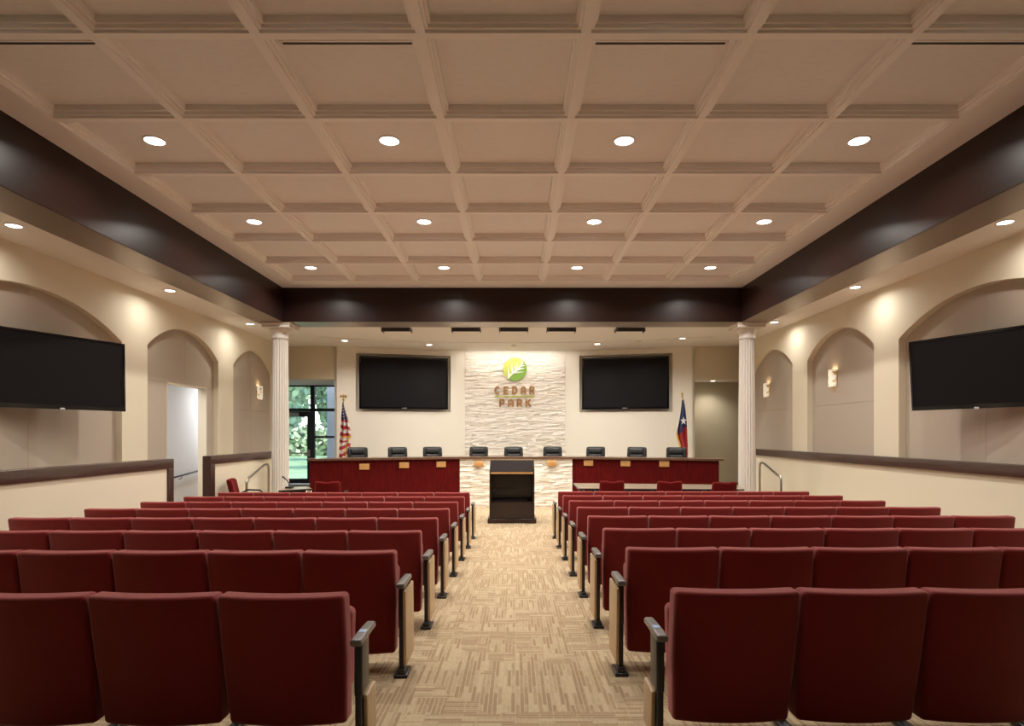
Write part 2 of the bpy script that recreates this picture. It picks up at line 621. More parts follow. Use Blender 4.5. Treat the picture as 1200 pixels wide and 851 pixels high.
DOOR = (10.95, 12.34, 2.29)
LA = [(6.14, 9.54, 2.80, 3.25), (10.2, 12.63, 2.86, 3.30), (13.3, 15.52, 2.88, 3.32)]
RA = [(6.17, 9.36, 2.82, 3.25), (10.01, 12.29, 2.84, 3.29), (12.95, 15.25, 2.86, 3.30)]
side_wall("wall_left", XL, -1, LA, ZF - 0.1, YR, YE)
side_wall("wall_right", XR, 1, RA, 0.9, YR, YE)
# outer skin around the storefront, added mostly unseen to stop sun leaking in
m = MB()
m.box((-9.2, -4.6, -0.6), (-9.0, 18.6, 4.9))
m.box((8.0, -4.6, -0.6), (8.2, 18.6, 4.9))
m.box((-9.2, -4.6, -0.6), (8.2, -4.4, 4.9))
m.box((-9.2, 18.5, -0.6), (-7.3, 18.7, 4.9))
m.box((-5.2, 18.5, -0.6), (8.2, 18.7, 4.9))
m.box((-7.3, 18.5, 2.83), (-5.2, 18.7, 4.9))
struct(m.build("outer_wall_light_block", M["brick"]))
m = MB()
m.box((-9.3, -4.7, 4.9), (8.3, 18.8, 5.1))
struct(m.build("roof_light_block", M["roof_light_block"]))  # unseen slab added to keep sun and sky out of the room
m = MB()
m.box((XL - 0.3, YR - 0.1, -0.4), (XR + 0.3, YR, ZS + 1.0))
struct(m.build("wall_rear_absorber", M["darkwood"]))  # unseen rear wall, given a dark finish to cut bounced light

# low walls with dark caps, side of the glass door
XH = -5.15
ZK = 0.994


def low_wall(y0, y1, end_near, end_far):
    m = MB()
    m.box((XH - 0.10, y0, ZF - 0.05), (XH, y1, ZK - 0.05))
    w = struct(m.build("wall_low", M["cream_low"]))
    m = MB()
    m.rbox(((XH - 0.05), (y0 + y1) / 2, ZK - 0.0725), (0.075, (y1 - y0) / 2 + 0.005, 0.0725), 0.012, n=2)
    m.build("cap_rail", M["capwood"], w)
    for e, on in ((y0, end_near), (y1, end_far)):
        if on:
            m = MB()
            c = e + (0.07 if e == y0 else -0.07)
            m.rbox((XH - 0.05, c, (ZK + ZF) / 2 - 0.02), (0.073, 0.077, (ZK - ZF) / 2), 0.010, n=2)
            m.build("end_post", M["capwood"], w)


low_wall(YR, 9.16, False, True)
low_wall(10.28, 13.05, True, False)
# wainscot with dark ledge on the other side
m = MB()
m.box((5.80, YR, ZF - 0.05), (XR + 0.01, YE - 0.01, 0.93))
w = struct(m.build("wall_wainscot", M["cream_low"]))
m = MB()
m.rbox((5.82, (YR + YE) / 2, 0.935), (0.075, (YE - YR) / 2, 0.074), 0.012, n=2)
m.build("cap_rail", M["capwood"], w)

# passage behind the cased opening
m = MB()
m.box((-7.55, 9.7, ZF), (-7.4, 15.6, 2.7))
m.box((-7.5, 9.6, ZF), (XL - 0.26, 9.7, 2.7))
m.box((-7.5, 15.5, ZF), (XL - 0.26, 15.6, 2.7))
m.box((-7.5, 9.6, 2.6), (XL - 0.26, 15.6, 2.7))
struct(m.build("wall_passage", M["passage"]))
m = MB()
for (a, b) in ((10.93, 10.955), (12.335, 12.36)):
    m.box((XL - 0.27, a, ZF), (XL - 0.10, b, 2.29))
m.box((XL - 0.27, 10.93, 2.275), (XL - 0.10, 12.36, 2.30))
struct(m.build("trim_1", M["header"]))
m = MB()
m.tube([(-7.33, 12.2, 0.36), (-7.33, 15.3, 0.61)], 0.02, 10)
rail = m.build("wall_handrail", M["darksteel"])
tag(rail, "dark metal handrail on the pale passage wall beyond the cased opening", "handrail")
for y in (12.6, 13.42, 14.6):
    z = 0.36 + (y - 12.2) * 0.0806
    m = MB()
    m.tube([(-7.335, y, z - 0.01), (-7.345, y, z - 0.07), (-7.40, y, z - 0.09)], 0.008, 8)
    m.build("bracket", M["darksteel"], rail)

# ------------------------------------------------------------------ front walls
YB = 17.15
WI = {-1: (-1.415, YB), 1: (1.39, YB)}
WO = {-1: (-4.81, 16.23), 1: (4.77, 16.23)}
z0w, z1w = ZD - 0.02, ZS + 0.02
ROW = 0.043


def stone_rows(m, u0, u1, z0, z1, place, base, amp):
    """split-face ledger stones between u0..u1 and z0..z1; place(u, d, z) gives the point"""
    z = z0
    while z < z1 - 1e-4:
        zt = min(z1, z + ROW * R.uniform(0.65, 1.2))
        u = u0
        while u < u1 - 1e-4:
            ut = min(u1, u + R.uniform(0.10, 0.36))
            if u1 - ut < 0.06:
                ut = u1
            d = base + R.uniform(0, amp)
            e = [R.uniform(-0.3, 0.3) * amp for _ in range(4)]
            g = 0.0012
            p = [(u + g, z + g), (ut - g, z + g), (ut - g, zt - g), (u + g, zt - g)]
            vs = [place(a, 0, b) for a, b in p] + [place(a, d + e[i], b) for i, (a, b) in enumerate(p)]
            m.add(vs, [(4, 5, 6, 7), (0, 1, 5, 4), (1, 2, 6, 5), (2, 3, 7, 6), (3, 0, 4, 7)], False)
            u = ut
        z = zt


m = MB()
m.box((-1.415, YB, z0w), (1.39, YB + 0.15, z1w))
stone_rows(m, -1.415, 1.39, z0w, ZS - 0.03, lambda u, d, z: (u, YB - d, z), 0.005, 0.036)
struct(m.build("wall_front", M["stone"]))

TVB = {-1: (417, 528, 414.3, 483.5), 1: (679, 788, 414.3, 483.5)}
wing_frame = {}
for sg in (-1, 1):
    a, b = Vector((*WI[sg], 0)), Vector((*WO[sg], 0))
    d = (b - a).normalized()
    L = (b - a).length
    nrm = Vector((d.y, -d.x, 0)) if sg < 0 else Vector((d.y, -d.x, 0))
    if nrm.y > 0:
        nrm = -nrm

    def U(px, a=a, d=d):                              # pixel column to distance along the wing
        k = (px - CX) / F
        return (k * a.y - a.x) / (d.x - k * d.y)

    def W(u, o, z, a=a, d=d, nrm=nrm):                # along, out of the wall, up
        p = a + d * u + nrm * o
        return (p.x, p.y, z)
    wing_frame[sg] = (U, W, d, nrm, a, L)
    pl, pr = TVB[sg][0], TVB[sg][1]
    u0, u1 = sorted((U(pl), U(pr)))
    uc = (u0 + u1) / 2
    yc = a.y + d.y * uc
    zt = HC + (CY - 415.5) * yc / F
    zb = HC + (CY - 482.5) * yc / F
    m = MB()

    def wb(ua, ub, oa, ob, za, zb_, m=m, W=W):
        vs = [W(u, o, z) for z in (za, zb_) for (u, o) in ((ua, oa), (ub, oa), (ub, ob), (ua, ob))]
        m.add(vs, [(0, 3, 2, 1), (4, 5, 6, 7), (0, 1, 5, 4), (1, 2, 6, 5), (2, 3, 7, 6), (3, 0, 4, 7)], False)
    wb(0, u0, -0.16, 0, z0w, z1w)
    wb(u1, L, -0.16, 0, z0w, z1w)
    wb(u0, u1, -0.16, 0, z0w, zb)
    wb(u0, u1, -0.16, 0, zt, z1w)
    wb(u0, u1, -0.20, -0.14, zb - 0.02, zt + 0.02)
    wb(L - 0.06, L, -1.2, 0.0, z0w, z1w)               # return at the outer end
    struct(m.build("wall_wing", M["wing"]))
    # television in the recess
    w_, h_ = (u1 - u0) - 0.17, (zt - zb) - 0.14
    rz = math.atan2(d.y, d.x) if sg > 0 else math.atan2(-d.y, -d.x)
    c = W(uc, 0.0, (zt + zb) / 2 - 0.005)
    t = thing("wall_television", "large black television recessed in the front wall, beside the %s flag" % ("striped" if sg < 0 else "star"),
              "television", c, rz, "front wall televisions")
    m = MB()
    m.rbox((0, -0.005, 0), (w_ / 2 - 0.03, 0.05, h_ / 2 - 0.03), 0.015, n=2)
    m.rbox((0, 0.07, 0), (0.35, 0.065, 0.25), 0.01, n=1)
    m.build("housing", M["blackplastic"], t)
    m = MB()
    bw = 0.045
    for (x0, x1, za, zz) in ((-w_ / 2, w_ / 2, h_ / 2 - bw, h_ / 2), (-w_ / 2, w_ / 2, -h_ / 2, -h_ / 2 + bw * 1.3), (-w_ / 2, -w_ / 2 + bw, -h_ / 2 + bw * 1.3, h_ / 2 - bw), (w_ / 2 - bw, w_ / 2, -h_ / 2 + bw * 1.3, h_ / 2 - bw)):
        m.box((x0, -0.075, za), (x1, -0.045, zz))
    m.build("bezel", M["bezel"], t)
    m = MB()
    m.box((-w_ / 2 + bw - 0.002, -0.066, -h_ / 2 + bw * 1.3 - 0.002), (w_ / 2 - bw + 0.002, -0.05, h_ / 2 - bw + 0.002))
    m.build("screen", M["screen"], t)
    m = MB()
    m.rbox((0, -0.077, -h_ / 2 + 0.028), (0.07, 0.003, 0.008), 0.003, n=1)
    m.build("logo_badge", M["lightgrey"], t)

# headers, lowered ceilings and end walls at the two front corners
m = MB()
m.box((-7.4, YH, 2.83), (WO[-1][0] + 0.02, YH + 0.2, ZS + 0.05))
struct(m.build("wall_header", M["header"]))
m = MB()
m.box((WO[1][0] - 0.02, YH, 2.83), (8.0, YH + 0.2, ZS + 0.05))
struct(m.build("wall_header", M["header"]))
m = MB()
m.box((-7.4, YH + 0.2, 2.83), (-4.3, 18.5, 2.93))
struct(m.build("ceiling_corridor", M["white"]))
m = MB()
m.box((4.3, YH + 0.2, 2.83), (8.0, 18.0, 2.93))
struct(m.build("ceiling_corridor", M["white"]))
m = MB()
m.box((4.3, 17.25, ZD), (8.0, 17.4, 2.83))
struct(m.build("wall_corridor", M["olivewall"]))
m = MB()
m.box((4.6, 17.22, ZD), (8.0, 17.25, ZD + 0.14))
struct(m.build("baseboard_front", M["capwood"]))
m = MB()
m.box((-7.4, YE, ZD), (-7.25, 18.5, ZS))
m.box((-7.4, YE - 0.1, ZD), (XL - 0.27, YE, ZS))
struct(m.build("wall_corridor", M["passage"]))

# ------------------------------------------------------------------ storefront with glass door
YS = 18.42


def sx(px):
    return (px - CX) * YS / F


def szz(py):
    return HC + (CY - py) * YS / F


xs_l, xs_m0, xs_m1, xs_r = sx(317), sx(361.0), sx(367.5), -5.2
m = MB()
t_ = 0.06
zt, z_tr, zbot = 2.83, szz(480.5), ZD
m.box((-7.3, YS - t_, szz(453.5)), (xs_r, YS + t_, zt))                      # head
m.box((-7.3, YS - t_, z_tr - 0.045), (xs_r, YS + t_, z_tr + 0.045))          # transom bar
m.box((sx(364.5), YS - t_, zbot), (sx(369), YS + t_, zt))                    # mullion between door and sidelight
m.box((-7.3, YS - t_, zbot), (-7.2, YS + t_, zt))
m.box((sx(369), YS - t_, szz(513.5)), (xs_r, YS + t_, szz(511)))             # sidelight bar
m.box((sx(369), YS - t_, zbot), (xs_r, YS + t_, zbot + 0.12))
m.box((xs_r - 0.06, YS - t_, zbot), (xs_r, YS + t_, zt))
win = struct(m.build("window_1", M["frame"]))
m = MB()
m.box((sx(369), YS - 0.006, zbot + 0.1), (xs_r - 0.05, YS + 0.006, szz(513)))
m.build("pane", M["glass"], win)
m = MB()
m.box((sx(369), YS - 0.006, szz(511.5)), (xs_r - 0.05, YS + 0.006, z_tr - 0.04))
m.build("pane", M["glass"], win)
m = MB()
m.box((sx(369), YS - 0.006, z_tr + 0.04), (xs_r - 0.05, YS + 0.006, szz(453)))
m.build("pane", M["glass"], win)
m = MB()
m.box((-7.21, YS - 0.006, z_tr + 0.04), (sx(365), YS + 0.006, szz(453)))
m.build("pane", M["glass"], win)
m = MB()
dx0, dx1 = sx(329), sx(364.2)
dzt = z_tr - 0.05
gl, gr, gb, gt_ = sx(337.0), sx(360.5), szz(561), szz(488.5)
gl = dx0 + 0.12
m.box((dx0, YS - 0.035, zbot + 0.01), (gl, YS + 0.035, dzt))
m.box((gr, YS - 0.035, zbot + 0.01), (dx1, YS + 0.035, dzt))
m.box((gl, YS - 0.035, zbot + 0.01), (gr, YS + 0.035, gb))
m.box((gl, YS - 0.035, gt_), (gr, YS + 0.035, dzt))
dr = struct(m.build("door_1", M["frame"]))
m = MB()
m.box((gl - 0.01, YS - 0.006, gb - 0.01), (gr + 0.01, YS + 0.006, gt_ + 0.01))
m.build("pane", M["glass"], dr)
m = MB()
m.tube([(gl - 0.06, YS - 0.09, szz(531)), (gr + 0.08, YS - 0.09, szz(531))], 0.018, 8)
m.box((gr + 0.01, YS - 0.10, szz(535)), (gr + 0.10, YS - 0.034, szz(527)))
m.build("push_bar", M["lightgrey"], dr)
m = MB()
m.rbox(((sx(338.5) + sx(351.5)) / 2, YS - 0.075, szz(485.8)), ((sx(351.5) - sx(338.5)) / 2, 0.035, 0.055), 0.01, n=1)
m.build("door_closer", M["lightgrey"], dr)

# ------------------------------------------------------------------ outdoors
m = MB()
m.quad((-60, 18.7, -0.45), (40, 18.7, -0.45), (40, 90, -0.3), (-60, 90, -0.3))
struct(m.build("ground", M["grass"]))
m = MB()
m.quad((-30, 22.0, -0.44), (10, 22.0, -0.44), (10, 23.6, -0.435), (-30, 23.6, -0.435))
struct(m.build("path", M["concrete"]))
m = MB()
m.box((-6.05, 19.6, -0.5), (-4.9, 20.3, 4.6))
struct(m.build("wall_pier", M["brick"]))


def tree(x, y, h, r, n, label, seed):
    rr = random.Random(seed)
    t = thing("leafy_tree", label, "tree", (x, y, -0.45), 0, "trees beyond the glass door")
    m = MB()
    m.tube([(0, 0, 0), (0.05, 0, h * 0.3), (0.0, 0.05, h * 0.75)], [0.16, 0.12, 0.04], 8)
    for k in range(4):
        a = k * 1.6
        m.tube([(0.03, 0, h * 0.3), (r * 0.55 * math.cos(a), r * 0.55 * math.sin(a), h * 0.62)], [0.06, 0.02], 6)
    m.build("trunk", M["bark"], t)
    m = MB()
    for _ in range(n):
        while True:
            p = Vector((rr.uniform(-1, 1), rr.uniform(-1, 1), rr.uniform(-1, 1)))
            if 0.3 < p.length < 1:
                break
        bump = 0.8 + 0.2 * math.sin(5 * p.x + seed) * math.cos(4 * p.z)
        c = Vector((p.x * r * bump, p.y * r * bump, h * 0.58 + p.z * h * 0.44))
        u = Vector((rr.uniform(-1, 1), rr.uniform(-1, 1), rr.uniform(-1, 1))).normalized()
        v = u.orthogonal().normalized()
        s_ = rr.uniform(0.16, 0.32)
        m.quad(c - u * s_, c + v * s_ * 0.6, c + u * s_, c - v * s_ * 0.6)
    m.build("foliage", M["leafs"], t)


tree(-12.6, 31.0, 9.5, 2.6, 3600, "leafy green tree seen through the glass door, trunk on the lawn", 3)
tree(-10.2, 36.0, 10.5, 2.8, 3600, "leafy tree beyond the sidelight panes, behind the brick pier", 5)
tree(-16.2, 40.0, 12.0, 3.6, 4200, "larger tree farther back on the lawn, behind the one at the glass door", 8)
tree(-12.5, 47.0, 13.0, 4.2, 4200, "farthest leafy tree, closing the view between the two nearer crowns", 11)
m = MB()
rr = random.Random(4)
for _ in range(4200):
    c = Vector((rr.uniform(-26, -4), rr.uniform(49, 51.5), rr.uniform(-0.4, 2.2) * rr.uniform(0.7, 1.0)))
    u = Vector((rr.uniform(-1, 1), rr.uniform(-1, 1), rr.uniform(-1, 1))).normalized()
    v = u.orthogonal().normalized()
    m.quad(c - u * 0.3, c + v * 0.2, c + u * 0.3, c - v * 0.2)
hd = m.build("hedge", M["leafs"])
tag(hd, "low dark green hedge at the far edge of the lawn outside the glass door", "hedge")
hd["kind"] = "stuff"

# ------------------------------------------------------------------ columns
NFL = 20


def flute(k, z):
    ph = (k % 6) / 6.0
    return 1.0 - 0.13 * (math.sin(PI * ph) ** 0.7 if 0 < ph < 1 else 0)


for sg, x in ((-1, -4.80), (1, 4.73)):
    t = thing("fluted_column", "white fluted column under the dark beam corner, %s" % ("beside the glass door" if sg < 0 else "beside the olive corridor"),
              "column", (x, 12.46, ZD), 0, "fluted columns")
    H = ZB - ZD
    m = MB()
    m.box((-0.25, -0.25, 0), (0.25, 0.25, 0.09))
    m.lathe([(0.24, 0.09), (0.25, 0.12), (0.24, 0.17), (0.205, 0.19), (0.205, 0.22), (0.22, 0.25), (0.20, 0.28), (0.17, 0.30)], n=48)
    m.build("base", M["column"], t)
    m = MB()
    m.lathe([(0.168, 0.28), (0.168, 0.40), (0.166, H * 0.45), (0.152, H - 0.36), (0.152, H - 0.30)], n=NFL * 6, rmod=flute, smooth=False)
    m.build("shaft", M["column"], t)
    m = MB()
    m.lathe([(0.152, H - 0.31), (0.165, H - 0.30), (0.168, H - 0.275), (0.155, H - 0.26), (0.155, H - 0.19), (0.175, H - 0.175), (0.215, H - 0.12), (0.225, H - 0.095)], n=48)
    m.rbox((0, 0, H - 0.068), (0.275, 0.275, 0.030), 0.008, n=1)
    m.rbox((0, 0, H - 0.02), (0.295, 0.295, 0.019), 0.006, n=1)
    m.build("capital", M["column"], t)

# ------------------------------------------------------------------ handrails
for sg, x in ((-1, -4.95), (1, 5.12)):
    y1, y2 = 11.23, 12.24
    if sg > 0:
        y1, y2 = 11.75, 12.78
    z1, z2 = 0.555, 0.765
    path = [(x, y1, fz(y1)), (x, y1, z1 - 0.10), (x, y1 + 0.02, z1 - 0.03), (x, y1 + 0.08, z1), (x, y1 + 0.16, z1 + 0.01)]
    path += [(x, y2 - 0.22, z2 - 0.01), (x, y2 - 0.08, z2), (x, y2 - 0.02, z2 - 0.03), (x, y2, z2 - 0.10), (x, y2, (ZF + ZD) / 2 if y2 < 12.35 else ZD)]
    m = MB()
    m.tube(path, 0.022, 12)
    h = m.build("stair_handrail", M["steel"])
    tag(h, "bent steel handrail at the dais steps, %s" % ("beside the glass door column" if sg < 0 else "before the long cream wainscot"), "handrail", "dais step handrails")
    for yy, zz in ((y1, fz(y1)), (y2, path[-1][2])):
        m = MB()
        m.lathe([(0.05, 0.0), (0.05, 0.012), (0.024, 0.02)], (x, yy, zz), 16)
        m.build("floor_flange", M["steel"], h)


# ------------------------------------------------------------------ theatre seats
def seat_tf(q):
    y = q.y + (0.757 - q.z) * 0.155 - 0.038 * (1 - (q.x / 0.29) ** 2)
    return Vector((q.x * (1.0 - 0.05 * max(0.0, 0.45 - q.z) / 0.35), y, q.z))


def backrest_mesh():
    m = MB()
    m.rbox((0, 0.165, 0.4185), (0.2955, 0.055, 0.3385), 0.022, seat_tf, n=3, cuts=(10, 1, 4))
    return m.mesh("backrest", M["red"])


def seat_pad_mesh():
    m = MB()

    def tf(q):
        return Vector((q.x, q.y + (0.54 - q.z) * -0.10, q.z))
    m.rbox((0, 0.385, 0.415), (0.272, 0.055, 0.205), 0.035, tf, n=3, cuts=(4, 1, 3))
    return m.mesh("seat", M["red"])


def standard_mesh(aisle):
    m = MB()
    if aisle:
        m.rbox((0, 0.06, 0.285), (0.0145, 0.026, 0.28), 0.006, n=1)
        m.rbox((0, 0.10, 0.43), (0.0185, 0.07, 0.13), 0.012, n=2)
        m.rbox((0, 0.085, 0.012), (0.042, 0.085, 0.012), 0.008, n=1)
        m.rbox((0, 0.06, 0.035), (0.024, 0.045, 0.02), 0.01, n=1)
        for yy in (0.02, 0.15):
            m.lathe([(0.010, 0.024), (0.010, 0.030), (0.004, 0.033)], (0.0, yy, 0), 8)
    else:
        m.rbox((0, 0.365, 0.29), (0.015, 0.025, 0.28), 0.006, n=1)
        m.rbox((0, 0.40, 0.44), (0.018, 0.07, 0.10), 0.01, n=1)
        m.rbox((0, 0.36, 0.012), (0.03, 0.09, 0.012), 0.006, n=1)
    return m.mesh("standard", M["black"])


def arm_mesh(aisle):
    m = MB()

    def tf(q):
        k = max(0.0, (q.y - 0.2)) * 0.05
        return Vector((q.x * (1 - 0.25 * max(0, (q.y - 0.1)) / 0.3), q.y, q.z - k))
    if aisle:
        m.rbox((0, 0.13, 0.572), (0.027, 0.15, 0.017), 0.013, tf, n=3, cuts=(1, 3, 1))
    else:
        m.rbox((0, 0.37, 0.565), (0.026, 0.11, 0.015), 0.012, n=2)
    return m.mesh("armrest", M["arm"])


def panel_mesh(low):
    m = MB()

    def tf(q):
        return Vector((q.x, q.y + (0.5 - q.z) * 0.06, q.z))
    if low:
        m.rbox((0, 0.135, 0.185), (0.010, 0.085, 0.11), 0.006, tf, n=2)
    else:
        m.rbox((0, 0.145, 0.305), (0.009, 0.145, 0.232), 0.006, tf, n=2)
    return m.mesh("end_panel", M["maple"])


def tag_mesh():
    m = MB()
    m.rbox((0, 0.11, 0.5895), (0.016, 0.02, 0.0012), 0.001, n=1)
    return m.mesh("number_tag", M["tag"])


ME = {"backrest": backrest_mesh(), "seat": seat_pad_mesh(), "sa": standard_mesh(True), "sm": standard_mesh(False), "aa": arm_mesh(True), "am": arm_mesh(False), "panel": panel_mesh(False), "plow": panel_mesh(True), "tag": tag_mesh()}


def child(name, me, parent, loc=(0, 0, 0)):
    o = bpy.data.objects.new(name, me)
    COL.objects.link(o)
    o.parent = parent
    o.location = loc
    return o


def seat_proto(sg, aisle, label, near=False):
    t = thing("theater_seat", label, "theater seat")
    child("backrest", ME["backrest"], t)
    child("seat", ME["seat"], t)
    child("standard", ME["sm"], t, (sg * 0.30, 0, 0))
    child("armrest", ME["am"], t, (sg * 0.30, 0, 0))
    if aisle:
        e = 0.03 if near else 0.0
        s_ = child("standard", ME["sa"], t, (-sg * (0.352 + e), 0, 0))
        p = child("end_panel", ME["plow" if near else "panel"], t, (-sg * (0.377 + e), 0, 0))
        p["label"] = "pale maple end panel facing the aisle"
        a = child("armrest", ME["aa"], t, (-sg * (0.354 + e), 0, 0))
        if near:
            child("number_tag", ME["tag"], a)
    return t


NSEAT = [3, 5, 6, 7, 7, 7, 7, 7]
POS = ["on the aisle"] + [ORD[i] + " from aisle" for i in range(1, 7)]
protos = {}
for r, n in enumerate(NSEAT):
    k = 7 - r
    rown = "row nearest lectern" if k == 0 else (ORD[k] + " row from lectern")
    for sg in (-1, 1):
        for i in range(n):
            Y = 2.70 + (r * 1.050 if r else 0) - (0.02 if r else 0)
            if r:
                Y = 3.73 + (r - 1) * 1.0483
            start = -0.757 if sg < 0 else 0.71
            x = start + sg * (0.6 * (i + 0.5) + (0.03 if r == 0 else 0))
            if sg > 0:
                Y += 0.03
            sz = (0.945 if r == 0 else 1.0) * (1.02 if sg > 0 else 1.0)
            lab = "red fabric theater seat %s, %s, %s" % (POS[i], rown, SIDE[sg])
            key = (sg, i == 0, i == 0 and r == 0)
            grp = "theater seats in the rows on the " + SIDE[sg]
            if key not in protos:
                o = protos[key] = seat_proto(sg, i == 0, lab, r == 0)
                o.location = (x, Y, fz(Y + 0.1))
                o["group"] = grp
                o.scale = (1, 1, sz)
            else:
                dup(protos[key], (x, Y, fz(Y + 0.1)), lab, group=grp, scale=(1, 1, sz))

# ------------------------------------------------------------------ lectern
LY = 11.92
t = thing("lectern", "dark espresso wooden lectern with slanted top standing in the aisle before the stone bench", "lectern", (-0.067, LY, ZF))
m = MB()
m.box((-0.44, 0.0, 0.09), (-0.405, 0.60, 1.0))
m.build("side_panel", M["darkwood"], t)
m = MB()
m.box((0.405, 0.0, 0.09), (0.44, 0.60, 1.0))
m.build("side_panel", M["darkwood"], t)
m = MB()
m.box((-0.405, 0.56, 0.09), (0.405, 0.60, 1.15))
m.build("front_panel", M["darkwood"], t)
m = MB()
m.box((-0.405, 0.03, 0.385), (0.405, 0.56, 0.412))
m.build("shelf", M["darkwood"], t)
m = MB()
m.box((-0.405, 0.03, 0.09), (0.405, 0.56, 0.115))
m.build("shelf", M["darkwood"], t)
m = MB()
m.box((-0.405, 0.02, 0.115), (0.405, 0.04, 0.385))
m.build("lower_door", M["darkwood"], t)
m = MB()
m.rbox((0, 0.30, 0.045), (0.475, 0.33, 0.045), 0.008, n=1)
m.box((-0.475, -0.045, 0.0), (-0.30, 0.0, 0.085))
m.box((0.30, -0.045, 0.0), (0.475, 0.0, 0.085))
m.build("plinth", M["darkwood"], t)
m = MB()
m.prism([(0.0, 1.0), (0.60, 1.0), (0.60, 1.20), (0.44, 1.215), (0.0, 1.005)], -0.44, 0.44, lambda v: Vector((v.z, v.x, v.y)))
m.build("reading_top", M["darkmatte"], t)
m = MB()
m.box((-0.415, -0.015, 0.965), (0.415, 0.012, 1.0))
o = m.build("ledge", M["plate"], t)
o["label"] = "lighter brown wooden lip below the slanted top"
m = MB()
m.box((-0.40, 0.30, 0.412), (0.30, 0.50, 0.43))
m.box((-0.34, 0.25, 0.60), (0.12, 0.27, 0.612))
m.build("equipment_tray", M["black"], t)


# ------------------------------------------------------------------ council bench
def offset(P, d):
    out = []
    for i in range(len(P)):
        ns = []
        for a, b in ((i - 1, i), (i, i + 1)):
            if a < 0 or b >= len(P):
                continue
            v = Vector((P[b][0] - P[a][0], P[b][1] - P[a][1]))
            ns.append(Vector((v.y, -v.x)).normalized())
        nn = sum(ns, Vector((0, 0))).normalized()
        k = d / nn.dot(ns[0])
        out.append((P[i][0] + nn.x * k, P[i][1] + nn.y * k))
    return out


bench = thing("council_bench", "long curved council bench with stone middle, mahogany wings and dark wood top on the dais", "bench", (0, 0, 0))
bt = HC - 27 * 14.6 / F + 0.008
front, back = offset(BP, 0.0), offset(BP, -0.10)
for i in (0, 2):
    m = MB()
    poly = [front[i], front[i + 1], back[i + 1], back[i]]
    m.prism(poly, ZF, bt - 0.045)
    m.build("wing_panel", M["mahogany"], bench)
m = MB()
m.prism([front[1], front[2], back[2], back[1]], ZF, bt - 0.045)
stone_rows(m, front[1][0] - 0.01, front[2][0] + 0.01, ZF, bt - 0.045, lambda u, d, z: (u, 14.6 - d, z), 0.01, 0.028)
m.build("stone_front", M["stone"], bench)
m = MB()
f2, b2 = offset(BP, 0.07), offset(BP, -0.62)
f2[0] = (f2[0][0] - 0.06, f2[0][1] - 0.02)
f2[3] = (f2[3][0] + 0.10, f2[3][1] - 0.03)
for i in range(3):
    m.prism([f2[i], f2[i + 1], b2[i + 1], b2[i]], bt - 0.045, bt)
m.build("bench_top", M["benchtop"], bench)
for i, s_ in ((0, 1), (3, -1)):
    m = MB()
    e, g = front[i], offset(BP, -0.60)[i]
    m.prism([e, (e[0] + 0.05 * s_, e[1] + 0.02), (g[0] + 0.05 * s_, g[1] + 0.02), g], ZF, bt - 0.045)
    m.build("end_panel", M["mahogany"], bench)


def bench_at(px, off=0.0):
    """point on the bench front (moved back by off) on the ray through pixel column px"""
    P = offset(BP, -off)
    k = (px - CX) / F
    for i in range(3):
        (ax, ay), (bx, by) = P[i], P[i + 1]
        den = (bx - ax) - k * (by - ay)
        s_ = (k * ay - ax) / den
        if -0.001 <= s_ <= 1.001 or (i == 0 and s_ < 0) or (i == 2 and s_ > 1):
            return ax + s_ * (bx - ax), ay + s_ * (by - ay), math.atan2(by - ay, bx - ax)


CH = [419.5, 468.5, 508.0, 559.5, 602.0, 647.6, 695.7, 744.0, 792.4]
chd = ["nearest the striped flag", "second from the striped flag, below the recessed television", "third from the striped flag, by the stone edge",
       "fourth from the striped flag, before the stone wall", "middle of nine, below the round leaf emblem", "fourth from the star flag, before the stone wall",
       "third from the star flag, below the television", "second from the star flag", "nearest the star flag"]
plates = [(427, 547), (473.5, 545.3), (517, 544.3), (561, 544), (646.7, 543), (689.7, 542.6), (733, 543.2), (778.5, 543.6)]
pld = ["nearest the striped flag on mahogany", "second from the striped flag on mahogany", "third from the striped flag, on mahogany", "on stone, striped-flag side of the lectern",
       "on stone, star-flag side of the lectern", "third from the star flag on mahogany", "second from the star flag on mahogany", "nearest the star flag on mahogany"]
m = MB()
m.rbox((0, 0, 0), (0.112, 0.012, 0.068), 0.005, n=1)
pm = m.mesh("name_plate", M["plate"])
for (px, py), d in zip(plates, pld):
    on_stone = 540 < px < 671
    x, y, a = bench_at(px, -0.075 if on_stone else -0.016)
    o = bpy.data.objects.new("name_plate", pm)
    COL.objects.link(o)
    o.location = (x, y, min(bt - 0.045 - 0.07, HC + (CY - py) * y / F))
    o.rotation_euler = (0, 0, a)
    tag(o, "tan name plate under the bench top, " + d, "name plate", "name plates along the bench front")


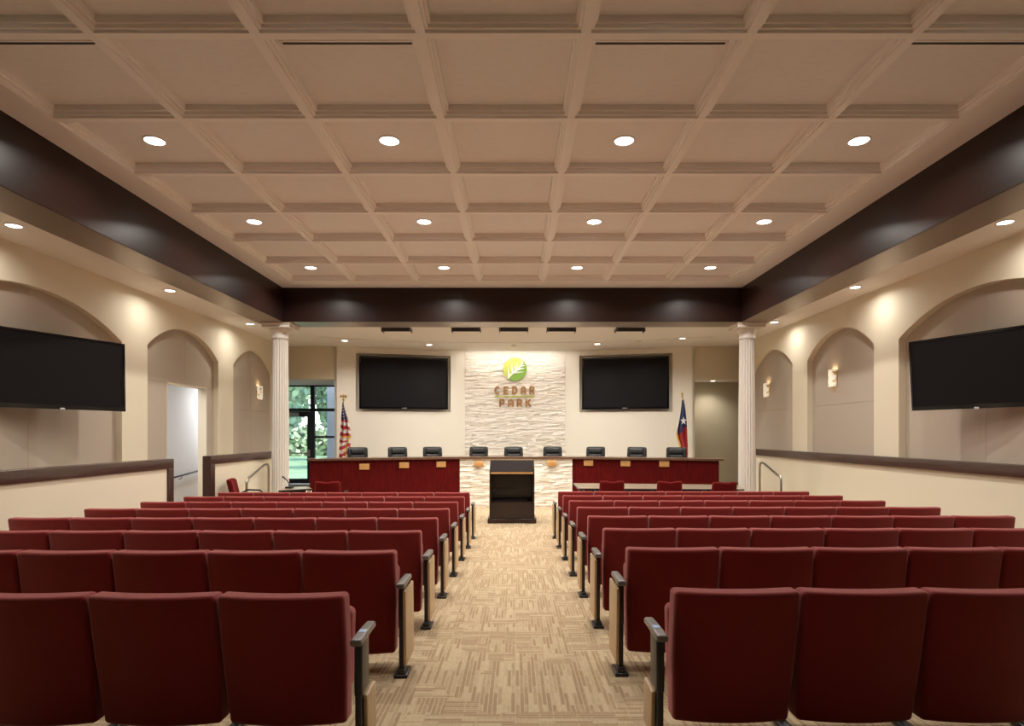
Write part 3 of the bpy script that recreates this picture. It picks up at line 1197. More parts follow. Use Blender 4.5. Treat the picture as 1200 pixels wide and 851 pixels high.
def office_chair():
    t = thing("leather_office_chair", "", "office chair", group="leather chairs behind the bench")
    H = 1.12
    m = MB()

    def tf(q):
        k = (q.z - 0.5)
        return Vector((q.x * (1 - 0.10 * max(0, k)), q.y + 0.12 * k - 0.05 * (q.x / 0.25) ** 2, q.z))
    m.rbox((0, 0.22, 0.82), (0.255, 0.055, 0.30), 0.05, tf, n=3, cuts=(4, 1, 4))
    bk = m.build("backrest", M["leather"], t)
    m = MB()
    for z_, hz in ((0.66, 0.10), (0.86, 0.09), (1.025, 0.065)):
        m.rbox((0, 0.155, z_), (0.17, 0.035, hz), 0.03, tf, n=2, cuts=(3, 1, 1))
    m.build("back_cushion", M["leather"], bk)
    m = MB()
    m.rbox((0, -0.02, 0.47), (0.255, 0.26, 0.055), 0.045, n=3)
    m.build("seat", M["leather"], t)
    for s_ in (-1, 1):
        m = MB()
        m.tube([(s_ * 0.27, 0.12, 0.46), (s_ * 0.31, 0.10, 0.60), (s_ * 0.31, 0.0, 0.66), (s_ * 0.31, -0.16, 0.655)], 0.022, 8)
        m.rbox((s_ * 0.31, -0.03, 0.675), (0.03, 0.14, 0.018), 0.014, n=2)
        m.build("armrest", M["blackplastic"], t)
    m = MB()
    m.tube([(0, 0, 0.08), (0, 0, 0.43)], 0.03, 12)
    m.build("gas_column", M["black"], t)
    m = MB()
    for k in range(5):
        a = k * 2 * PI / 5 + 0.3
        m.tube([(0, 0, 0.11), (0.29 * math.cos(a), 0.29 * math.sin(a), 0.07)], [0.03, 0.016], 8)
    bs = m.build("star_base", M["black"], t)
    for k in range(5):
        a = k * 2 * PI / 5 + 0.3
        m = MB()
        m.tube([(0.29 * math.cos(a) - 0.02, 0.29 * math.sin(a), 0.03), (0.29 * math.cos(a) + 0.02, 0.29 * math.sin(a), 0.03)], 0.03, 10)
        m.build("caster", M["blackplastic"], bs)
    return t


oc = None
for px, d in zip(CH, chd):
    x, y, a = bench_at(px, 0.95)
    lab = "black leather office chair behind the bench, " + d
    wob = R.uniform(-0.12, 0.12)
    if oc is None:
        oc = office_chair()
        oc.location, oc.rotation_euler = (x, y, ZD), (0, 0, a + wob)
        oc["label"] = lab
        oc.scale = (1, 1, 1.055)
    else:
        dup(oc, (x, y, ZD), lab, rz=a + wob, scale=(1, 1, 1.055))


# ------------------------------------------------------------------ tables and red chairs in front of the bench
def quad_table(name, label, corners, z, group=None):
    """corners near-left, near-right, far-right, far-left in plan"""
    cx_ = sum(c[0] for c in corners) / 4
    cy_ = sum(c[1] for c in corners) / 4
    t = thing(name, label, "table", (cx_, cy_, ZF), 0, group)
    P = [(c[0] - cx_, c[1] - cy_) for c in corners]
    zt = z - ZF
    m = MB()
    m.prism(P, zt - 0.028, zt)
    m.build("table_top", M["tabletop"], t)
    m = MB()
    Pn = [(a * 1.004, b * 1.004) for a, b in P]
    m.prism(Pn, zt - 0.026, zt - 0.004)
    m.build("edge_band", M["black"], t)
    for (a, b) in P:
        m = MB()
        a, b = a * 0.93, b * 0.86
        m.tube([(a, b, 0.0), (a, b, zt - 0.028)], 0.022, 12)
        m.build("leg", M["chrome"], t)
    m = MB()
    q = [(a * 0.88, b * 0.88) for a, b in (P[3], P[2])]
    m.prism([q[0], q[1], (q[1][0], q[1][1] - 0.02), (q[0][0], q[0][1] - 0.02)], zt - 0.34, zt - 0.03)
    m.build("modesty_panel", M["black"], t)
    return t


TZ = 0.345


def tp(px, py):
    y = F * (HC - TZ) / (py - CY)
    return ((px - CX) * y / F, y)


quad_table("conference_table", "long low table with tan top before the star-flag wing of the bench", [tp(678, 572.5), tp(872, 573.5), tp(866, 568.2), tp(672, 566.2)], TZ)
quad_table("conference_table", "small table with a gooseneck microphone beside the glass door column", [(-4.28, 11.02), (-3.80, 11.40), (-4.05, 11.86), (-4.48, 11.56)], TZ)

t = thing("desk_microphone", "black gooseneck microphone standing on the small table by the column", "microphone", (-4.24, 11.45, TZ))
m = MB()
m.rbox((0, 0, 0.018), (0.06, 0.075, 0.018), 0.01, n=2)
m.build("base", M["blackplastic"], t)
m = MB()
m.tube([(0, 0, 0.03), (-0.01, 0, 0.09), (-0.04, -0.01, 0.15), (-0.09, -0.03, 0.20), (-0.12, -0.04, 0.225)], [0.014, 0.010, 0.010, 0.014, 0.017], 8)
m.build("gooseneck", M["black"], t)


def red_chair():
    t = thing("upholstered_chair", "", "chair", group="red chairs at the tables")
    m = MB()

    def tf(q):
        k = q.z - 0.45
        dip = 0.018 * max(0, 1 - (q.x / 0.1) ** 2) * max(0, (q.z - 0.8)) / 0.08
        return Vector((q.x * (1 - 0.06 * k), q.y - 0.25 * k + 0.05 * (q.x / 0.23) ** 2, q.z - dip))
    m.rbox((0, -0.20, 0.665), (0.235, 0.042, 0.215), 0.042, tf, n=3, cuts=(8, 1, 3))
    m.build("backrest", M["red2"], t)
    m = MB()
    m.rbox((0, 0.03, 0.445), (0.24, 0.24, 0.045), 0.035, n=3)
    m.build("seat", M["red2"], t)
    for s_ in (-1, 1):
        m = MB()
        m.tube([(s_ * 0.255, -0.22, 0.40), (s_ * 0.265, -0.16, 0.62), (s_ * 0.27, -0.05, 0.675), (s_ * 0.27, 0.16, 0.665), (s_ * 0.265, 0.23, 0.60), (s_ * 0.255, 0.22, 0.40)], 0.014, 8)
        m.build("armrest", M["black"], t)
    m = MB()
    m.tube([(0, 0, 0.08), (0, 0, 0.41)], 0.028, 12)
    m.build("pedestal", M["black"], t)
    m = MB()
    for k in range(5):
        a = k * 2 * PI / 5 + PI / 2
        m.tube([(0, 0, 0.10), (0.26 * math.cos(a), 0.26 * math.sin(a), 0.055)], [0.028, 0.015], 8)
    bs = m.build("star_base", M["black"], t)
    for k in range(5):
        a = k * 2 * PI / 5 + PI / 2
        m = MB()
        m.tube([(0.26 * math.cos(a) - 0.015, 0.26 * math.sin(a), 0.026), (0.26 * math.cos(a) + 0.015, 0.26 * math.sin(a), 0.026)], 0.026, 10)
        m.build("caster", M["blackplastic"], bs)
    return t


rc = red_chair()
rc.location = ((716 - CX) * 11.42 / F, 11.42 + 0.12, ZF)
rc["label"] = "red upholstered chair at the long table, nearest the lectern"
Yc = 11.35
dup(rc, ((783.5 - CX) * Yc / F, Yc + 0.12, ZF), "red upholstered chair in the middle of three at the long table", rz=-0.05)
Yc = 11.2
dup(rc, ((845.5 - CX) * Yc / F, Yc + 0.12, ZF), "red upholstered chair at the long table, nearest the white column", rz=0.06)
Yc = 11.3
dup(rc, ((386 - CX) * Yc / F, Yc + 0.10, ZF), "red upholstered chair alone before the striped-flag wing of the bench", rz=0.05)
dup(rc, (-4.73, 10.78, ZF), "red upholstered chair seen from the side, between low wall and small table", rz=-PI / 2 + 0.25, scale=(1, 1, 1.09))


# ------------------------------------------------------------------ flags
def flag(px, Y, top_py, kind, label):
    x = (px - CX) * Y / F
    H = HC + (CY - top_py) * Y / F - ZD
    t = thing("flag_on_pole", label, "flag", (x, Y, ZD))
    m = MB()
    m.lathe([(0.17, 0), (0.17, 0.02), (0.12, 0.05), (0.05, 0.08), (0.035, 0.12)], n=24)
    m.build("pole_base", M["gold"], t)
    lean = 0.0
    m = MB()
    m.tube([(0, 0, 0.05), (lean, 0, H - 0.17)], 0.014, 10)
    m.build("pole", M["maple"] if kind == "us" else M["gold"], t)
    m = MB()
    if kind == "us":
        m.lathe([(0.0, 0), (0.03, 0.015), (0.035, 0.035), (0.02, 0.06), (0.012, 0.07)], (0, 0, H - 0.17), 12)
        m.rbox((0, 0, H - 0.06), (0.018, 0.02, 0.05), 0.015, n=2)
        for s_ in (-1, 1):
            m.prism([(0, -0.005), (s_ * 0.05, 0.035), (s_ * 0.085, 0.02), (s_ * 0.08, -0.05), (s_ * 0.04, -0.03)][::s_], -0.008, 0.008,
                    lambda v: Vector((v.x, v.z, v.y + H - 0.055)))
        m.rbox((0.012, 0, H - 0.01), (0.014, 0.012, 0.014), 0.01, n=2)
    else:
        m.lathe([(0.0, 0), (0.03, 0.015), (0.03, 0.035), (0.012, 0.06), (0.035, 0.10), (0.02, 0.14), (0.0, 0.17)], (0, 0, H - 0.17), 12)
    m.build("finial", M["gold"], t)
    # draped cloth: left and right outline by height, folds in depth
    px = Y / F
    zt_ = H - 0.21
    if kind == "us":
        OUT = [(0.0, -0.4, 0.5), (6, -0.9, 1.8), (14, -1.2, 4.2), (20, -1.2, 6.4), (30, -1.8, 8.6), (40, -2.6, 9.8), (48, -3.2, 9.4), (58, -3.8, 8.6), (76, -4.2, 7.6), (100, -3.6, 6.0)]
    else:
        OUT = [(0.0, -0.8, 0.6), (6, -1.8, 1.8), (14, -3.0, 2.8), (22, -4.6, 3.4), (32, -6.6, 4.2), (40, -8.0, 4.6), (46, -6.4, 5.0), (54, -3.6, 5.4), (66, -1.6, 5.4), (90, -0.4, 4.6)]
    ns, nt_ = 36, 110

    def at(d):
        for (d0, l0, r0), (d1, l1, r1) in zip(OUT, OUT[1:]):
            if d <= d1:
                k = (d - d0) / (d1 - d0)
                return l0 + (l1 - l0) * k, r0 + (r1 - r0) * k
        return OUT[-1][1:]
    V = []
    for j in range(nt_ + 1):
        d = OUT[-1][0] * j / nt_
        l, r = at(d)
        for i in range(ns + 1):
            q = i / ns
            amp = 0.010 + 0.045 * min(1, d / 25)
            yy = -0.03 - amp * (1 + math.cos(q * 4.2 * PI + d * 0.02)) - 0.03 * math.sin(q * PI)
            V.append(((l + (r - l) * q) * px, yy, zt_ - d * px - 0.02 * math.sin(q * 6)))
    m = MB()
    side = 1
    for j in range(nt_):
        for i in range(ns):
            a = j * (ns + 1) + i
            q_ = (a, a + 1, a + ns + 2, a + ns + 1)
            d, q = OUT[-1][0] * (j + 0.5) / nt_, (i + 0.5) / ns
            if kind == "us":
                if d < 19.5 + 2.0 * q:
                    k = 1 if (i % 7 in (3, 4) and j % 4 == 2 and d > 4) else 2
                else:
                    k = int((d - 3.4 * q + (7 * q if d > 46 else 0)) / 4.3) % 2
            else:
                k = 2 if d < 45 - 13 * q - 2.5 * math.sin(q * 3) else 0
            m.mat = k
            m.add([V[t_] for t_ in q_], [(0, 1, 2, 3)], True)
    cl = m.build("cloth", [M["flagred"], M["flagwhite"], M["flagblue"]], t)
    # weld the cloth grid so that it shades smoothly
    import bmesh
    bm = bmesh.new()
    bm.from_mesh(cl.data)
    bmesh.ops.remove_doubles(bm, verts=bm.verts, dist=1e-5)
    bm.to_mesh(cl.data)
    bm.free()
    sol = cl.modifiers.new("thickness", "SOLIDIFY")
    sol.thickness = 0.003
    # fringe along bottom edge and fly edge
    if kind == "us":
        path = [(q, 42.0 - 2.5 * q) for q in [0.15 + 0.85 * k / 12 for k in range(13)]] + [(1.0 - 0.07 * k, 40 + 2.2 * k) for k in range(1, 9)] + [(0.48 + 0.06 * k, 58 + 1.2 * k) for k in range(1, 8)]
    else:
        path = [(0.0, 38 + k) for k in range(3)] + [(0.0 + 0.0 * k, 41 + 2.0 * k) for k in range(0, 13)] + [(k / 8, 66.0) for k in range(1, 9)]
    edge = []
    for q, d in path:
        l, r = at(d)
        amp = 0.010 + 0.045 * min(1, d / 25)
        edge.append(((l + (r - l) * q) * px, -0.045 - amp * (1 + math.cos(q * 4.2 * PI + d * 0.02)) - 0.03 * math.sin(q * PI), zt_ - d * px))
    vs = []
    for i, p in enumerate(edge):
        a_, b_ = Vector(edge[max(0, i - 1)]), Vector(edge[min(len(edge) - 1, i + 1)])
        dd = b_ - a_
        n_ = Vector((dd.z, 0, -dd.x)).normalized() * 0.019
        P_ = Vector(p)
        vs += [P_ + n_ + Vector((0, -0.004, 0)), P_ - n_ + Vector((0, -0.004, 0)), P_ - n_ + Vector((0, 0.004, 0)), P_ + n_ + Vector((0, 0.004, 0))]
    fs = []
    for i in range(len(edge) - 1):
        for k in range(4):
            fs.append((4 * i + k, 4 * i + (k + 1) % 4, 4 * i + 4 + (k + 1) % 4, 4 * i + 4 + k))
    m = MB()
    m.add(vs, fs, True)
    o = m.build("fringe", M["fringe"], t)
    o["label"] = "golden fringe"
    if kind != "us":
        # white five-pointed star lying on the blue band
        cc = Vector((-0.9 * px, -0.185, zt_ - 25.0 * px))
        m = MB()
        pts = []
        for k in range(10):
            rr_ = 0.115 if k % 2 == 0 else 0.045
            a = PI / 2 + k * PI / 5
            pts.append((rr_ * math.cos(a) * 0.8, rr_ * math.sin(a)))
        m.prism(pts[::-1], 0.0, 0.004, lambda v: Vector((cc.x + v.x, cc.y - v.z, cc.z + v.y)))
        o = m.build("star", M["flagwhite"], t)
        o["label"] = "white star on the blue band"
    return t


flag(402.5, 15.6, 462, "us", "striped flag with blue starred canton and gold fringe on a pole with eagle finial")
flag(799.5, 15.6, 459, "tx", "blue, white and red flag with a single white star on a pole")


# ------------------------------------------------------------------ wall sign
YW = YB - 0.052
mp_ = YW / F


def S(px, py):
    return ((px - CX) * mp_, HC + (CY - py) * mp_)


sx0, sz0 = S(603.5, 433.0)
sign = thing("wall_sign", "round green leaf emblem above bronze letters CEDAR PARK on the stone wall", "sign", (0, YW, 0))
rad = 13.8 * mp_


def circ(n, r, cx=0.0, cz=0.0):
    return [(cx + r * math.cos(2 * PI * k / n), cz + r * math.sin(2 * PI * k / n)) for k in range(n)]


def plate(m, poly, y0, y1):
    """poly in (x, z); extruded towards the room"""
    a = sum(p[0] * q[1] - q[0] * p[1] for p, q in zip(poly, poly[1:] + poly[:1]))
    if a < 0:
        poly = poly[::-1]
    n = len(poly)
    vs = [(x, -y0, z) for x, z in poly] + [(x, -y1, z) for x, z in poly]
    m.add(vs, [tuple(range(n))[::-1], tuple(range(n, 2 * n))] + [(i, (i + 1) % n, n + (i + 1) % n, n + i) for i in range(n)], False)


LAY = [0]


def ribbon(m, pts, w, y0, y1):
    """flat strip of width w (or list of widths) along pts in (x, z)"""
    for i, ((ax, az), (bx, bz)) in enumerate(zip(pts, pts[1:])):
        LAY[0] = (LAY[0] + 1) % 12
        y1_, y1 = y1, y1 + LAY[0] * 0.0003
        d = Vector((bx - ax, bz - az))
        n = Vector((-d.y, d.x)).normalized()
        w0, w1 = (w, w) if not isinstance(w, (list, tuple)) else (w[i], w[i + 1])
        plate(m, [(ax + n.x * w0 / 2, az + n.y * w0 / 2), (bx + n.x * w1 / 2, bz + n.y * w1 / 2), (bx - n.x * w1 / 2, bz - n.y * w1 / 2), (ax - n.x * w0 / 2, az - n.y * w0 / 2)], y0, y1)
        y1 = y1_
    ws = w if isinstance(w, (list, tuple)) else [w] * len(pts)
    for k, ((x, z), ww) in enumerate(zip(pts, ws)):
        plate(m, circ(10, ww / 2, x, z), y0, y1 - 0.0003 - 0.0001 * (k % 5))


# disc split by a rising curve: lime upper part, green lower part
curve = [(-0.62, -0.78), (-0.35, -0.46), (0.0, -0.22), (0.35, 0.10), (0.60, 0.50), (0.66, 0.75)]
up = [(math.cos(a), math.sin(a)) for a in [math.atan2(0.75, 0.66) + k * (math.atan2(-0.78, -0.62) + 2 * PI - math.atan2(0.75, 0.66)) / 40 for k in range(41)]]
lowarc = [(math.cos(a), math.sin(a)) for a in [math.atan2(-0.78, -0.62) + k * (math.atan2(0.75, 0.66) - math.atan2(-0.78, -0.62)) / 40 for k in range(41)]]
m = MB()
plate(m, [(sx0 + x * rad, sz0 + z * rad) for x, z in up + curve[1:-1]], 0.0, 0.02)
o = m.build("emblem_upper", M["lime"], sign)
m = MB()
plate(m, [(sx0 + x * rad, sz0 + z * rad) for x, z in lowarc + curve[::-1][1:-1]], 0.0, 0.02)
o = m.build("emblem_lower", M["green"], sign)
m = MB()


def E(pts):
    return [(sx0 + x * rad, sz0 + z * rad) for x, z in pts]


k_ = rad
ribbon(m, E(curve), [0.10 * k_, 0.13 * k_, 0.12 * k_, 0.10 * k_, 0.09 * k_, 0.05 * k_], 0.02, 0.026)
for base, tip in (((-0.50, -0.62), (-0.55, 0.10)), ((-0.18, -0.32), (-0.28, 0.42)), ((0.06, -0.14), (0.02, 0.35)), ((0.24, 0.02), (0.20, 0.62))):
    ribbon(m, E([base, ((base[0] + tip[0]) / 2 - 0.02, (base[1] + tip[1]) / 2), tip]), [0.15 * k_, 0.10 * k_, 0.02 * k_], 0.02, 0.026)
for base, mid, tip in (((-0.20, -0.36), (0.20, -0.26), (0.72, -0.22)), ((0.10, -0.10), (0.42, 0.03), (0.82, 0.10)), ((0.38, 0.18), (0.58, 0.30), (0.82, 0.34)), ((0.5, 0.38), (0.62, 0.52), (0.74, 0.56))):
    ribbon(m, E([base, mid, tip]), [0.05 * k_, 0.12 * k_, 0.03 * k_], 0.02, 0.026)
m.build("emblem_branch", M["signwhite"], sign)


def arcp(cx, cz, rx, rz, a0, a1, n=10):
    return [(cx + rx * math.cos(math.radians(a0 + (a1 - a0) * k / n)), cz + rz * math.sin(math.radians(a0 + (a1 - a0) * k / n))) for k in range(n + 1)]


GL = {   # strokes in a 0..1 box (x, z)
    "C": [arcp(0.55, 0.5, 0.5, 0.5, 55, 305, 16)],
    "E": [[(0.12, 0), (0.12, 1)], [(0.12, 1), (0.85, 1)], [(0.12, 0.5), (0.75, 0.5)], [(0.12, 0), (0.85, 0)]],
    "D": [[(0.1, 0), (0.1, 1), (0.45, 1)] + arcp(0.45, 0.5, 0.48, 0.5, 90, -90, 12)[1:] + [(0.1, 0)]],
    "A": [[(0.08, 0), (0.08, 0.55)] + arcp(0.5, 0.55, 0.42, 0.45, 180, 0, 12)[1:] + [(0.92, 0)], [(0.08, 0.30), (0.92, 0.30)]],
    "R": [[(0.12, 0), (0.12, 1), (0.55, 1)] + arcp(0.55, 0.72, 0.32, 0.28, 90, -90, 10)[1:] + [(0.12, 0.44)], [(0.5, 0.44), (0.9, 0)]],
    "P": [[(0.12, 0), (0.12, 1), (0.55, 1)] + arcp(0.55, 0.70, 0.34, 0.30, 90, -90, 10)[1:] + [(0.12, 0.40)]],
    "K": [[(0.12, 0), (0.12, 1)], [(0.85, 1), (0.14, 0.45)], [(0.38, 0.62), (0.9, 0)]],
}


def word(txt, px0, px1, py0, py1):
    n = len(txt)
    x0, z1 = S(px0, py0)
    x1, z0 = S(px1, py1)
    gap = (x1 - x0) * 0.055
    cw = ((x1 - x0) - gap * (n - 1)) / n
    st = 0.049
    for i, ch in enumerate(txt):
        m = MB()
        ox = x0 + i * (cw + gap)
        for path in GL[ch]:
            ribbon(m, [(ox + st / 2 + u * (cw - st), z0 + st / 2 + v * (z1 - z0 - st)) for u, v in path], st, 0.0, 0.016)
        m.build("letter", M["bronze"], sign)


word("CEDAR", 579.0, 627.2, 452.8, 462.4)
word("PARK", 584.2, 623.0, 467.6, 477.0)
m = MB()
x0, z1 = S(580, 464.1)
x1, z0 = S(627, 465.3)
m.box((x0, -0.025, z0), (x1, 0, z1))
m.build("underline", M["olive"], sign)


# ------------------------------------------------------------------ side televisions
def side_tv(name, c, rz, w, h, tilt, sg, label):
    t = thing(name, label, "television", c, rz, "side wall televisions")
    t.rotation_euler = (tilt, 0, rz)
    m = MB()
    m.rbox((0, 0.03, 0), (w / 2 - 0.01, 0.03, h / 2 - 0.01), 0.012, n=2)
    m.build("housing", M["blackplastic"], t)
    bw = 0.028
    m = MB()
    for (x0, x1, z0, z1) in ((-w / 2, w / 2, h / 2 - bw, h / 2), (-w / 2, w / 2, -h / 2, -h / 2 + 0.055), (-w / 2, -w / 2 + bw, -h / 2 + 0.055, h / 2 - bw), (w / 2 - bw, w / 2, -h / 2 + 0.055, h / 2 - bw)):
        m.box((x0, -0.012, z0), (x1, 0.02, z1))
    m.build("bezel", M["bezel"], t)
    m = MB()
    m.box((-w / 2 + bw - 0.002, -0.005, -h / 2 + 0.053), (w / 2 - bw + 0.002, 0.01, h / 2 - bw + 0.002))
    m.build("screen", M["screen"], t)
    m = MB()
    m.rbox((0, -0.010, -h / 2 + 0.003), (0.03, 0.014, 0.016), 0.008, n=1)
    m.build("logo_badge", M["lightgrey"], t)
    m = MB()
    m.box((-0.16, 0.06, -0.16), (0.16, 0.075, 0.16))
    m.box((-0.025, 0.075, -0.05), (0.025, 0.24, 0.05))
    m.build("wall_bracket", M["black"], t)
    return t


side_tv("wall_television", (5.665, 7.51, 2.145), -PI / 2 + math.radians(20), 1.68, 0.935, math.radians(4), 1, "black wide television tilted on the wall arch, on the side of the star flag")
side_tv("wall_television", (-5.88, 7.90, 2.165), PI / 2 - math.radians(20), 1.74, 0.965, math.radians(-1), -1, "black wide television in the wall arch, on the side of the glass door")


# ------------------------------------------------------------------ sconces
def sconce(px, py, X, sg, label):
    Y = F * X / (px - CX)
    z = HC + (CY - py) * Y / F
    t = thing("wall_sconce", label, "wall lamp", (X, Y, z), PI / 2 if sg > 0 else -PI / 2, "alabaster wall sconces")
    # local -y... faces the room along +y
    m = MB()
    m.box((-0.085, 0.0, -0.15), (0.085, 0.018, 0.15))
    m.build("back_plate", M["gold"], t)
    m = MB()
    vs, fs = [], []
    n = 14
    for z_ in (-0.16, 0.16):
        for k in range(n + 1):
            a = PI * k / n
            for rr_ in (1.0, 0.88):
                vs.append((0.092 * rr_ * math.cos(a), 0.018 + 0.10 * rr_ * math.sin(a), z_))
    st = 2 * (n + 1)
    for k in range(n):
        a, b = 2 * k, 2 * k + 2
        fs += [(a, b, b + st, a + st), (a + 1, a + 1 + st, b + 1 + st, b + 1), (a, a + 1, b + 1, b), (a + st, b + st, b + 1 + st, a + 1 + st)]
    m.add(vs, fs, False)
    m.build("shade", M["alabaster"], t)
    m = MB()
    m.lathe([(0.02, -0.10), (0.028, -0.05), (0.03, 0.03), (0.02, 0.08), (0.0, 0.10)], (0, 0.06, 0), 12)
    m.build("bulb", M["lens2"], t)
    d = bpy.data.lights.new("sconce_light", "POINT")
    d.energy, d.color, d.shadow_soft_size = 0.6, (1.0, 0.78, 0.5), 0.03
    for dz in (0.125,):
        o = bpy.data.objects.new("sconce_light", d)
        COL.objects.link(o)
        o.location = (X - sg * 0.07, Y, z + dz)


sconce(978.5, 443.5, XR + 0.108, 1, "lit alabaster sconce on taupe arch panel, nearer the tilted television")
sconce(900.5, 457.5, XR + 0.108, 1, "lit alabaster sconce on taupe arch panel beside the white column and steel handrail")
sconce(302.0, 460.5, XL - 0.108, -1, "lit alabaster sconce on taupe arch panel near the glass door column")


# ------------------------------------------------------------------ ceiling lights
def downlight(label, loc, r, group):
    t = thing("ceiling_downlight", label, "ceiling light", loc, 0, group)
    m = MB()
    n = 28
    m.lathe([(r * 1.16, 0.0), (r * 1.16, -0.008), (r * 1.02, -0.012), (r, -0.004), (r, 0.0)], n=n)
    m.build("trim_ring", M["trimwhite"], t)
    m = MB()
    m.lathe([(r * 1.0, -0.004), (r * 0.9, -0.0075), (0.0001, -0.008)], n=n)
    m.build("lens", M["lens"], t)
    return t


def area(name, loc, size, energy, col, spread=180, rot=(0, 0, 0), size_y=None):
    d = bpy.data.lights.new(name, "AREA")
    d.shape = "DISK" if size_y is None else "RECTANGLE"
    d.size = size
    if size_y is not None:
        d.size_y = size_y
    d.energy, d.color = energy, col
    d.spread = math.radians(spread)
    o = bpy.data.objects.new(name, d)
    COL.objects.link(o)
    o.location = loc
    o.rotation_euler = rot
    return o


def spot(name, loc, energy, col, ang, blend, rot=(0, 0, 0), rad=0.05):
    d = bpy.data.lights.new(name, "SPOT")
    d.energy, d.color = energy, col
    d.spot_size, d.spot_blend, d.shadow_soft_size = math.radians(ang), blend, rad
    o = bpy.data.objects.new(name, d)
    COL.objects.link(o)
    o.location = loc
    o.rotation_euler = rot
    return o


WARM = (1.0, 0.945, 0.865)
E_MAIN, E_SOFF, E_WASH = 32.0, 9.0, 31.0
proto = None
rowlab = ["row nearest front beam", "second row from front beam", "third row from front beam"]
collab = {0: "striped-flag end", 2: "second from the striped-flag end", 4: "second from the star-flag end", 6: "star-flag end"}
for ri, j in enumerate((0, 2, 4, 6)):
    y = Y1 - (j + 0.5) * PY
    for i in (0, 2, 4, 6):
        x = X0 + (i + 0.5) * PX
        if ri < 3:
            lab = "round downlight in coffered ceiling, %s, %s" % (rowlab[ri], collab[i])
        else:
            lab = "round white downlight in the coffered ceiling behind the view"
        if proto is None:
            proto = downlight(lab, (x, y, ZP), 0.095, "coffer downlights")
        else:
            dup(proto, (x, y, ZP), lab, group="coffer downlights" if ri < 3 else "coffer downlights behind the view")
        area("downlight_lamp", (x, y, ZP - 0.02), 0.17, E_MAIN * (1.45, 1.1, 0.95, 0.42)[ri], WARM, 148)

SOFF = {-1: (-5.64, [(12.97, "farthest, by the column"), (9.96, "middle one, above the cased opening"), (6.86, "nearest, above the television"), (3.8, None)]),
        1: (5.42, [(12.77, "farthest, by the column"), (9.73, "middle one, above the wall sconce"), (6.75, "nearest, above the tilted television"), (3.7, None)])}
sproto = None
for sg in (-1, 1):
    x, L_ = SOFF[sg]
    for y, d in L_:
        lab = "small round downlight in the side soffit, %s, %s" % (SIDE[sg], d) if d else "small round downlight in the side soffit behind the view, " + SIDE[sg]
        if sproto is None:
            sproto = downlight(lab, (x, y, ZS), 0.075, "side soffit downlights")
        else:
            dup(sproto, (x, y, ZS), lab, group="side soffit downlights" if d else "side soffit downlights behind the view, " + SIDE[sg])
        area("soffit_lamp", (x, y, ZS - 0.025), 0.13, E_SOFF * (1.0 if y > 5 else 0.6), WARM, 165)

for px, py, d in ((404, 398.5, "nearest the striped flag"), (503, 403.5, "between striped-flag television and stone wall"), (700, 402.5, "between stone wall and star-flag television"), (800, 396.5, "nearest the star flag")):
    y = F * (ZS - HC) / (CY - py)
    x = (px - CX) * y / F
    zc = ZS - 0.012 if y > 15.7 - 0.95 * (x / 4.85) ** 2 else ZS
    dup(sproto, (x, y, zc), "small round downlight in the dais ceiling, " + d, group="dais ceiling downlights")
    spot("dais_lamp", (x, y, zc - 0.03), 82, WARM, 140, 1.0, (0, 0, 0), 0.06)
for xx in (-1.1, -0.56, -0.02, 0.52, 1.06):
    spot("stone_wash_lamp", (xx, 16.5, ZS - 0.03), 15, WARM, 168, 0.6, (math.radians(25), 0, 0), 0.04)
dup(sproto, (5.42, 16.75, 2.83), "small round downlight in the low corridor ceiling behind the star flag", group="corridor downlights")
spot("corridor_lamp", (5.42, 16.75, 2.79), 44, WARM, 130, 0.9)
# two small round detectors on the dais ceiling
for px, py, d in ((602, 405, "above the round emblem"), (749, 400.5, "above the star-flag television")):
    y = F * (ZS - 0.03 - HC) / (CY - py)
    m = MB()
    m.lathe([(0.06, 0.0), (0.06, -0.02), (0.045, -0.035), (0.0001, -0.038)], ((px - CX) * y / F, y, ZS - 0.03), 20)
    tag(m.build("smoke_detector", M["trimwhite"]), "small white round detector on the dais ceiling, " + d, "smoke detector")

# black multi-lamp fixtures hanging below the dais ceiling
fx = [(464, "nearest the striped flag"), (546, "second from the striped-flag end"), (602, "middle of five, above the emblem"), (658, "second from the star-flag end"), (739, "nearest the star flag")]
fproto = None
for px, d in fx:
    x = (px - CX) * 13.45 / F
    lab = "black rectangular stage light box under the dais ceiling, " + d
    if fproto is None:
        fproto = thing("stage_light", lab, "stage light", (x, 13.42, ZS), 0, "stage light boxes under the dais ceiling")
        m = MB()
        m.box((-0.32, 0.0, -0.09), (0.32, 0.012, 0.0))
        m.box((-0.32, 0.29, -0.02), (0.32, 0.30, 0.0))
        m.box((-0.32, 0.012, -0.085), (-0.31, 0.29, 0.0))
        m.box((0.31, 0.012, -0.085), (0.32, 0.29, 0.0))
        m.box((-0.31, 0.012, -0.012), (0.31, 0.29, 0.0))
        m.build("housing", M["black"], fproto)
        m = MB()
        for z_ in (-0.085, -0.008):
            m.box((-0.31, -0.006, z_ - 0.004), (0.31, 0.0, z_ + 0.004))
        m.build("trim_bead", M["capwood"], fproto)
        for xx in (-0.295, 0.295):
            m = MB()
            m.lathe([(0.012, -0.006), (0.012, 0.006)], (xx, -0.003, -0.045), 10)
            m.build("fixing_screw", M["chrome"], fproto)
        m = MB()
        m.tube([(-0.28, 0.15, -0.05), (0.28, 0.15, -0.05)], 0.015, 8)
        m.build("lamp_tube", M["lens2"], fproto)
    else:
        dup(fproto, (x, 13.42, ZS), lab)
    area("stage_lamp", (x, 13.62, ZS - 0.075), 0.56, E_WASH, WARM, 140, (math.radians(15), 0, 0), 0.08)

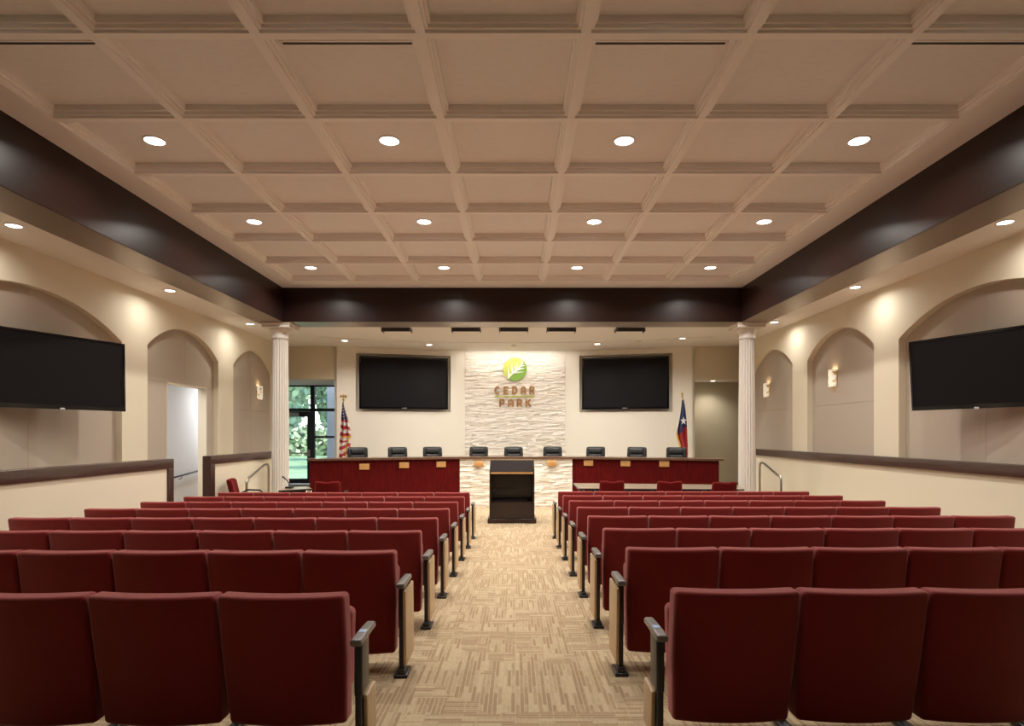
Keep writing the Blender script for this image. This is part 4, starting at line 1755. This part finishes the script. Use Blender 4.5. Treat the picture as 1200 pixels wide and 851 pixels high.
# black slots of the air diffusers beside the coffer rib
sproto2 = None
for i, d in ((0, "striped-flag end"), (2, "second from the striped-flag end"), (4, "second from the star-flag end"), (6, "star-flag end")):
    x = X0 + (i + 0.5) * PX
    y = Y1 - 6 * PY + 0.228
    lab = "thin black slot diffuser in the coffered ceiling, " + d
    if sproto2 is None:
        sproto2 = thing("slot_diffuser", lab, "air vent", (x, y, ZP), 0, "slot air diffusers in the coffers")
        m = MB()
        m.box((-0.50, -0.016, -0.004), (0.50, 0.016, 0.0))
        m.build("slot", M["black"], sproto2)
        m = MB()
        for s_ in (-1, 1):
            m.box((-0.515, s_ * 0.024 - 0.008, -0.008), (0.515, s_ * 0.024 + 0.008, 0.0))
            m.box((s_ * 0.508 - 0.008, -0.024, -0.008), (s_ * 0.508 + 0.008, 0.024, 0.0))
        m.build("frame", M["rib"], sproto2)
    else:
        dup(sproto2, (x, y, ZP), lab)

# passage and corridor lamps
area("passage_lamp", (-6.75, 14.9, 2.58), 0.5, 36, (0.92, 0.93, 1.0), 180)
area("passage_lamp", (-6.75, 10.9, 2.58), 0.5, 30, (0.92, 0.93, 1.0), 180)

# ------------------------------------------------------------------ daylight
w = bpy.data.worlds.new("sky")
SC.world = w
w.use_nodes = True
nt = w.node_tree
bg = nt.nodes["Background"]
sky = nt.nodes.new("ShaderNodeTexSky")
sky.sky_type = "NISHITA"
sky.sun_disc = False
sky.sun_elevation = math.radians(48)
sky.sun_rotation = math.radians(215)
nt.links.new(sky.outputs[0], bg.inputs["Color"])
bg.inputs["Strength"].default_value = 0.72
d = bpy.data.lights.new("sun", "SUN")
d.energy, d.color, d.angle = 5.0, (1.0, 0.96, 0.88), 0.01
o = bpy.data.objects.new("sun", d)
COL.objects.link(o)
o.rotation_euler = Vector((0.55, 0.62, -0.75)).to_track_quat("-Z", "Y").to_euler()

# ------------------------------------------------------------------ camera and view
cam = bpy.data.cameras.new("camera")
cam.sensor_fit = "HORIZONTAL"
cam.sensor_width = 36.0
cam.lens = F / 1200 * 36.0
cam.shift_x = (600 - CX) / 1200
cam.shift_y = (CY - 425.5) / 1200
cam.clip_end = 300
co = bpy.data.objects.new("camera", cam)
COL.objects.link(co)
co.location = (0, 0, HC)
co.rotation_euler = (PI / 2, 0, 0)
SC.camera = co
vs = SC.view_settings
vs.view_transform = "Standard"
vs.look = "None"
vs.gamma = 1.0
vs.exposure = 0.3
vs.use_curve_mapping = False
SC.cycles.use_denoising = True
SC.cycles.max_bounces = 10
SC.cycles.diffuse_bounces = 6
SC.cycles.transparent_max_bounces = 8
SC.cycles.sample_clamp_indirect = 6.0
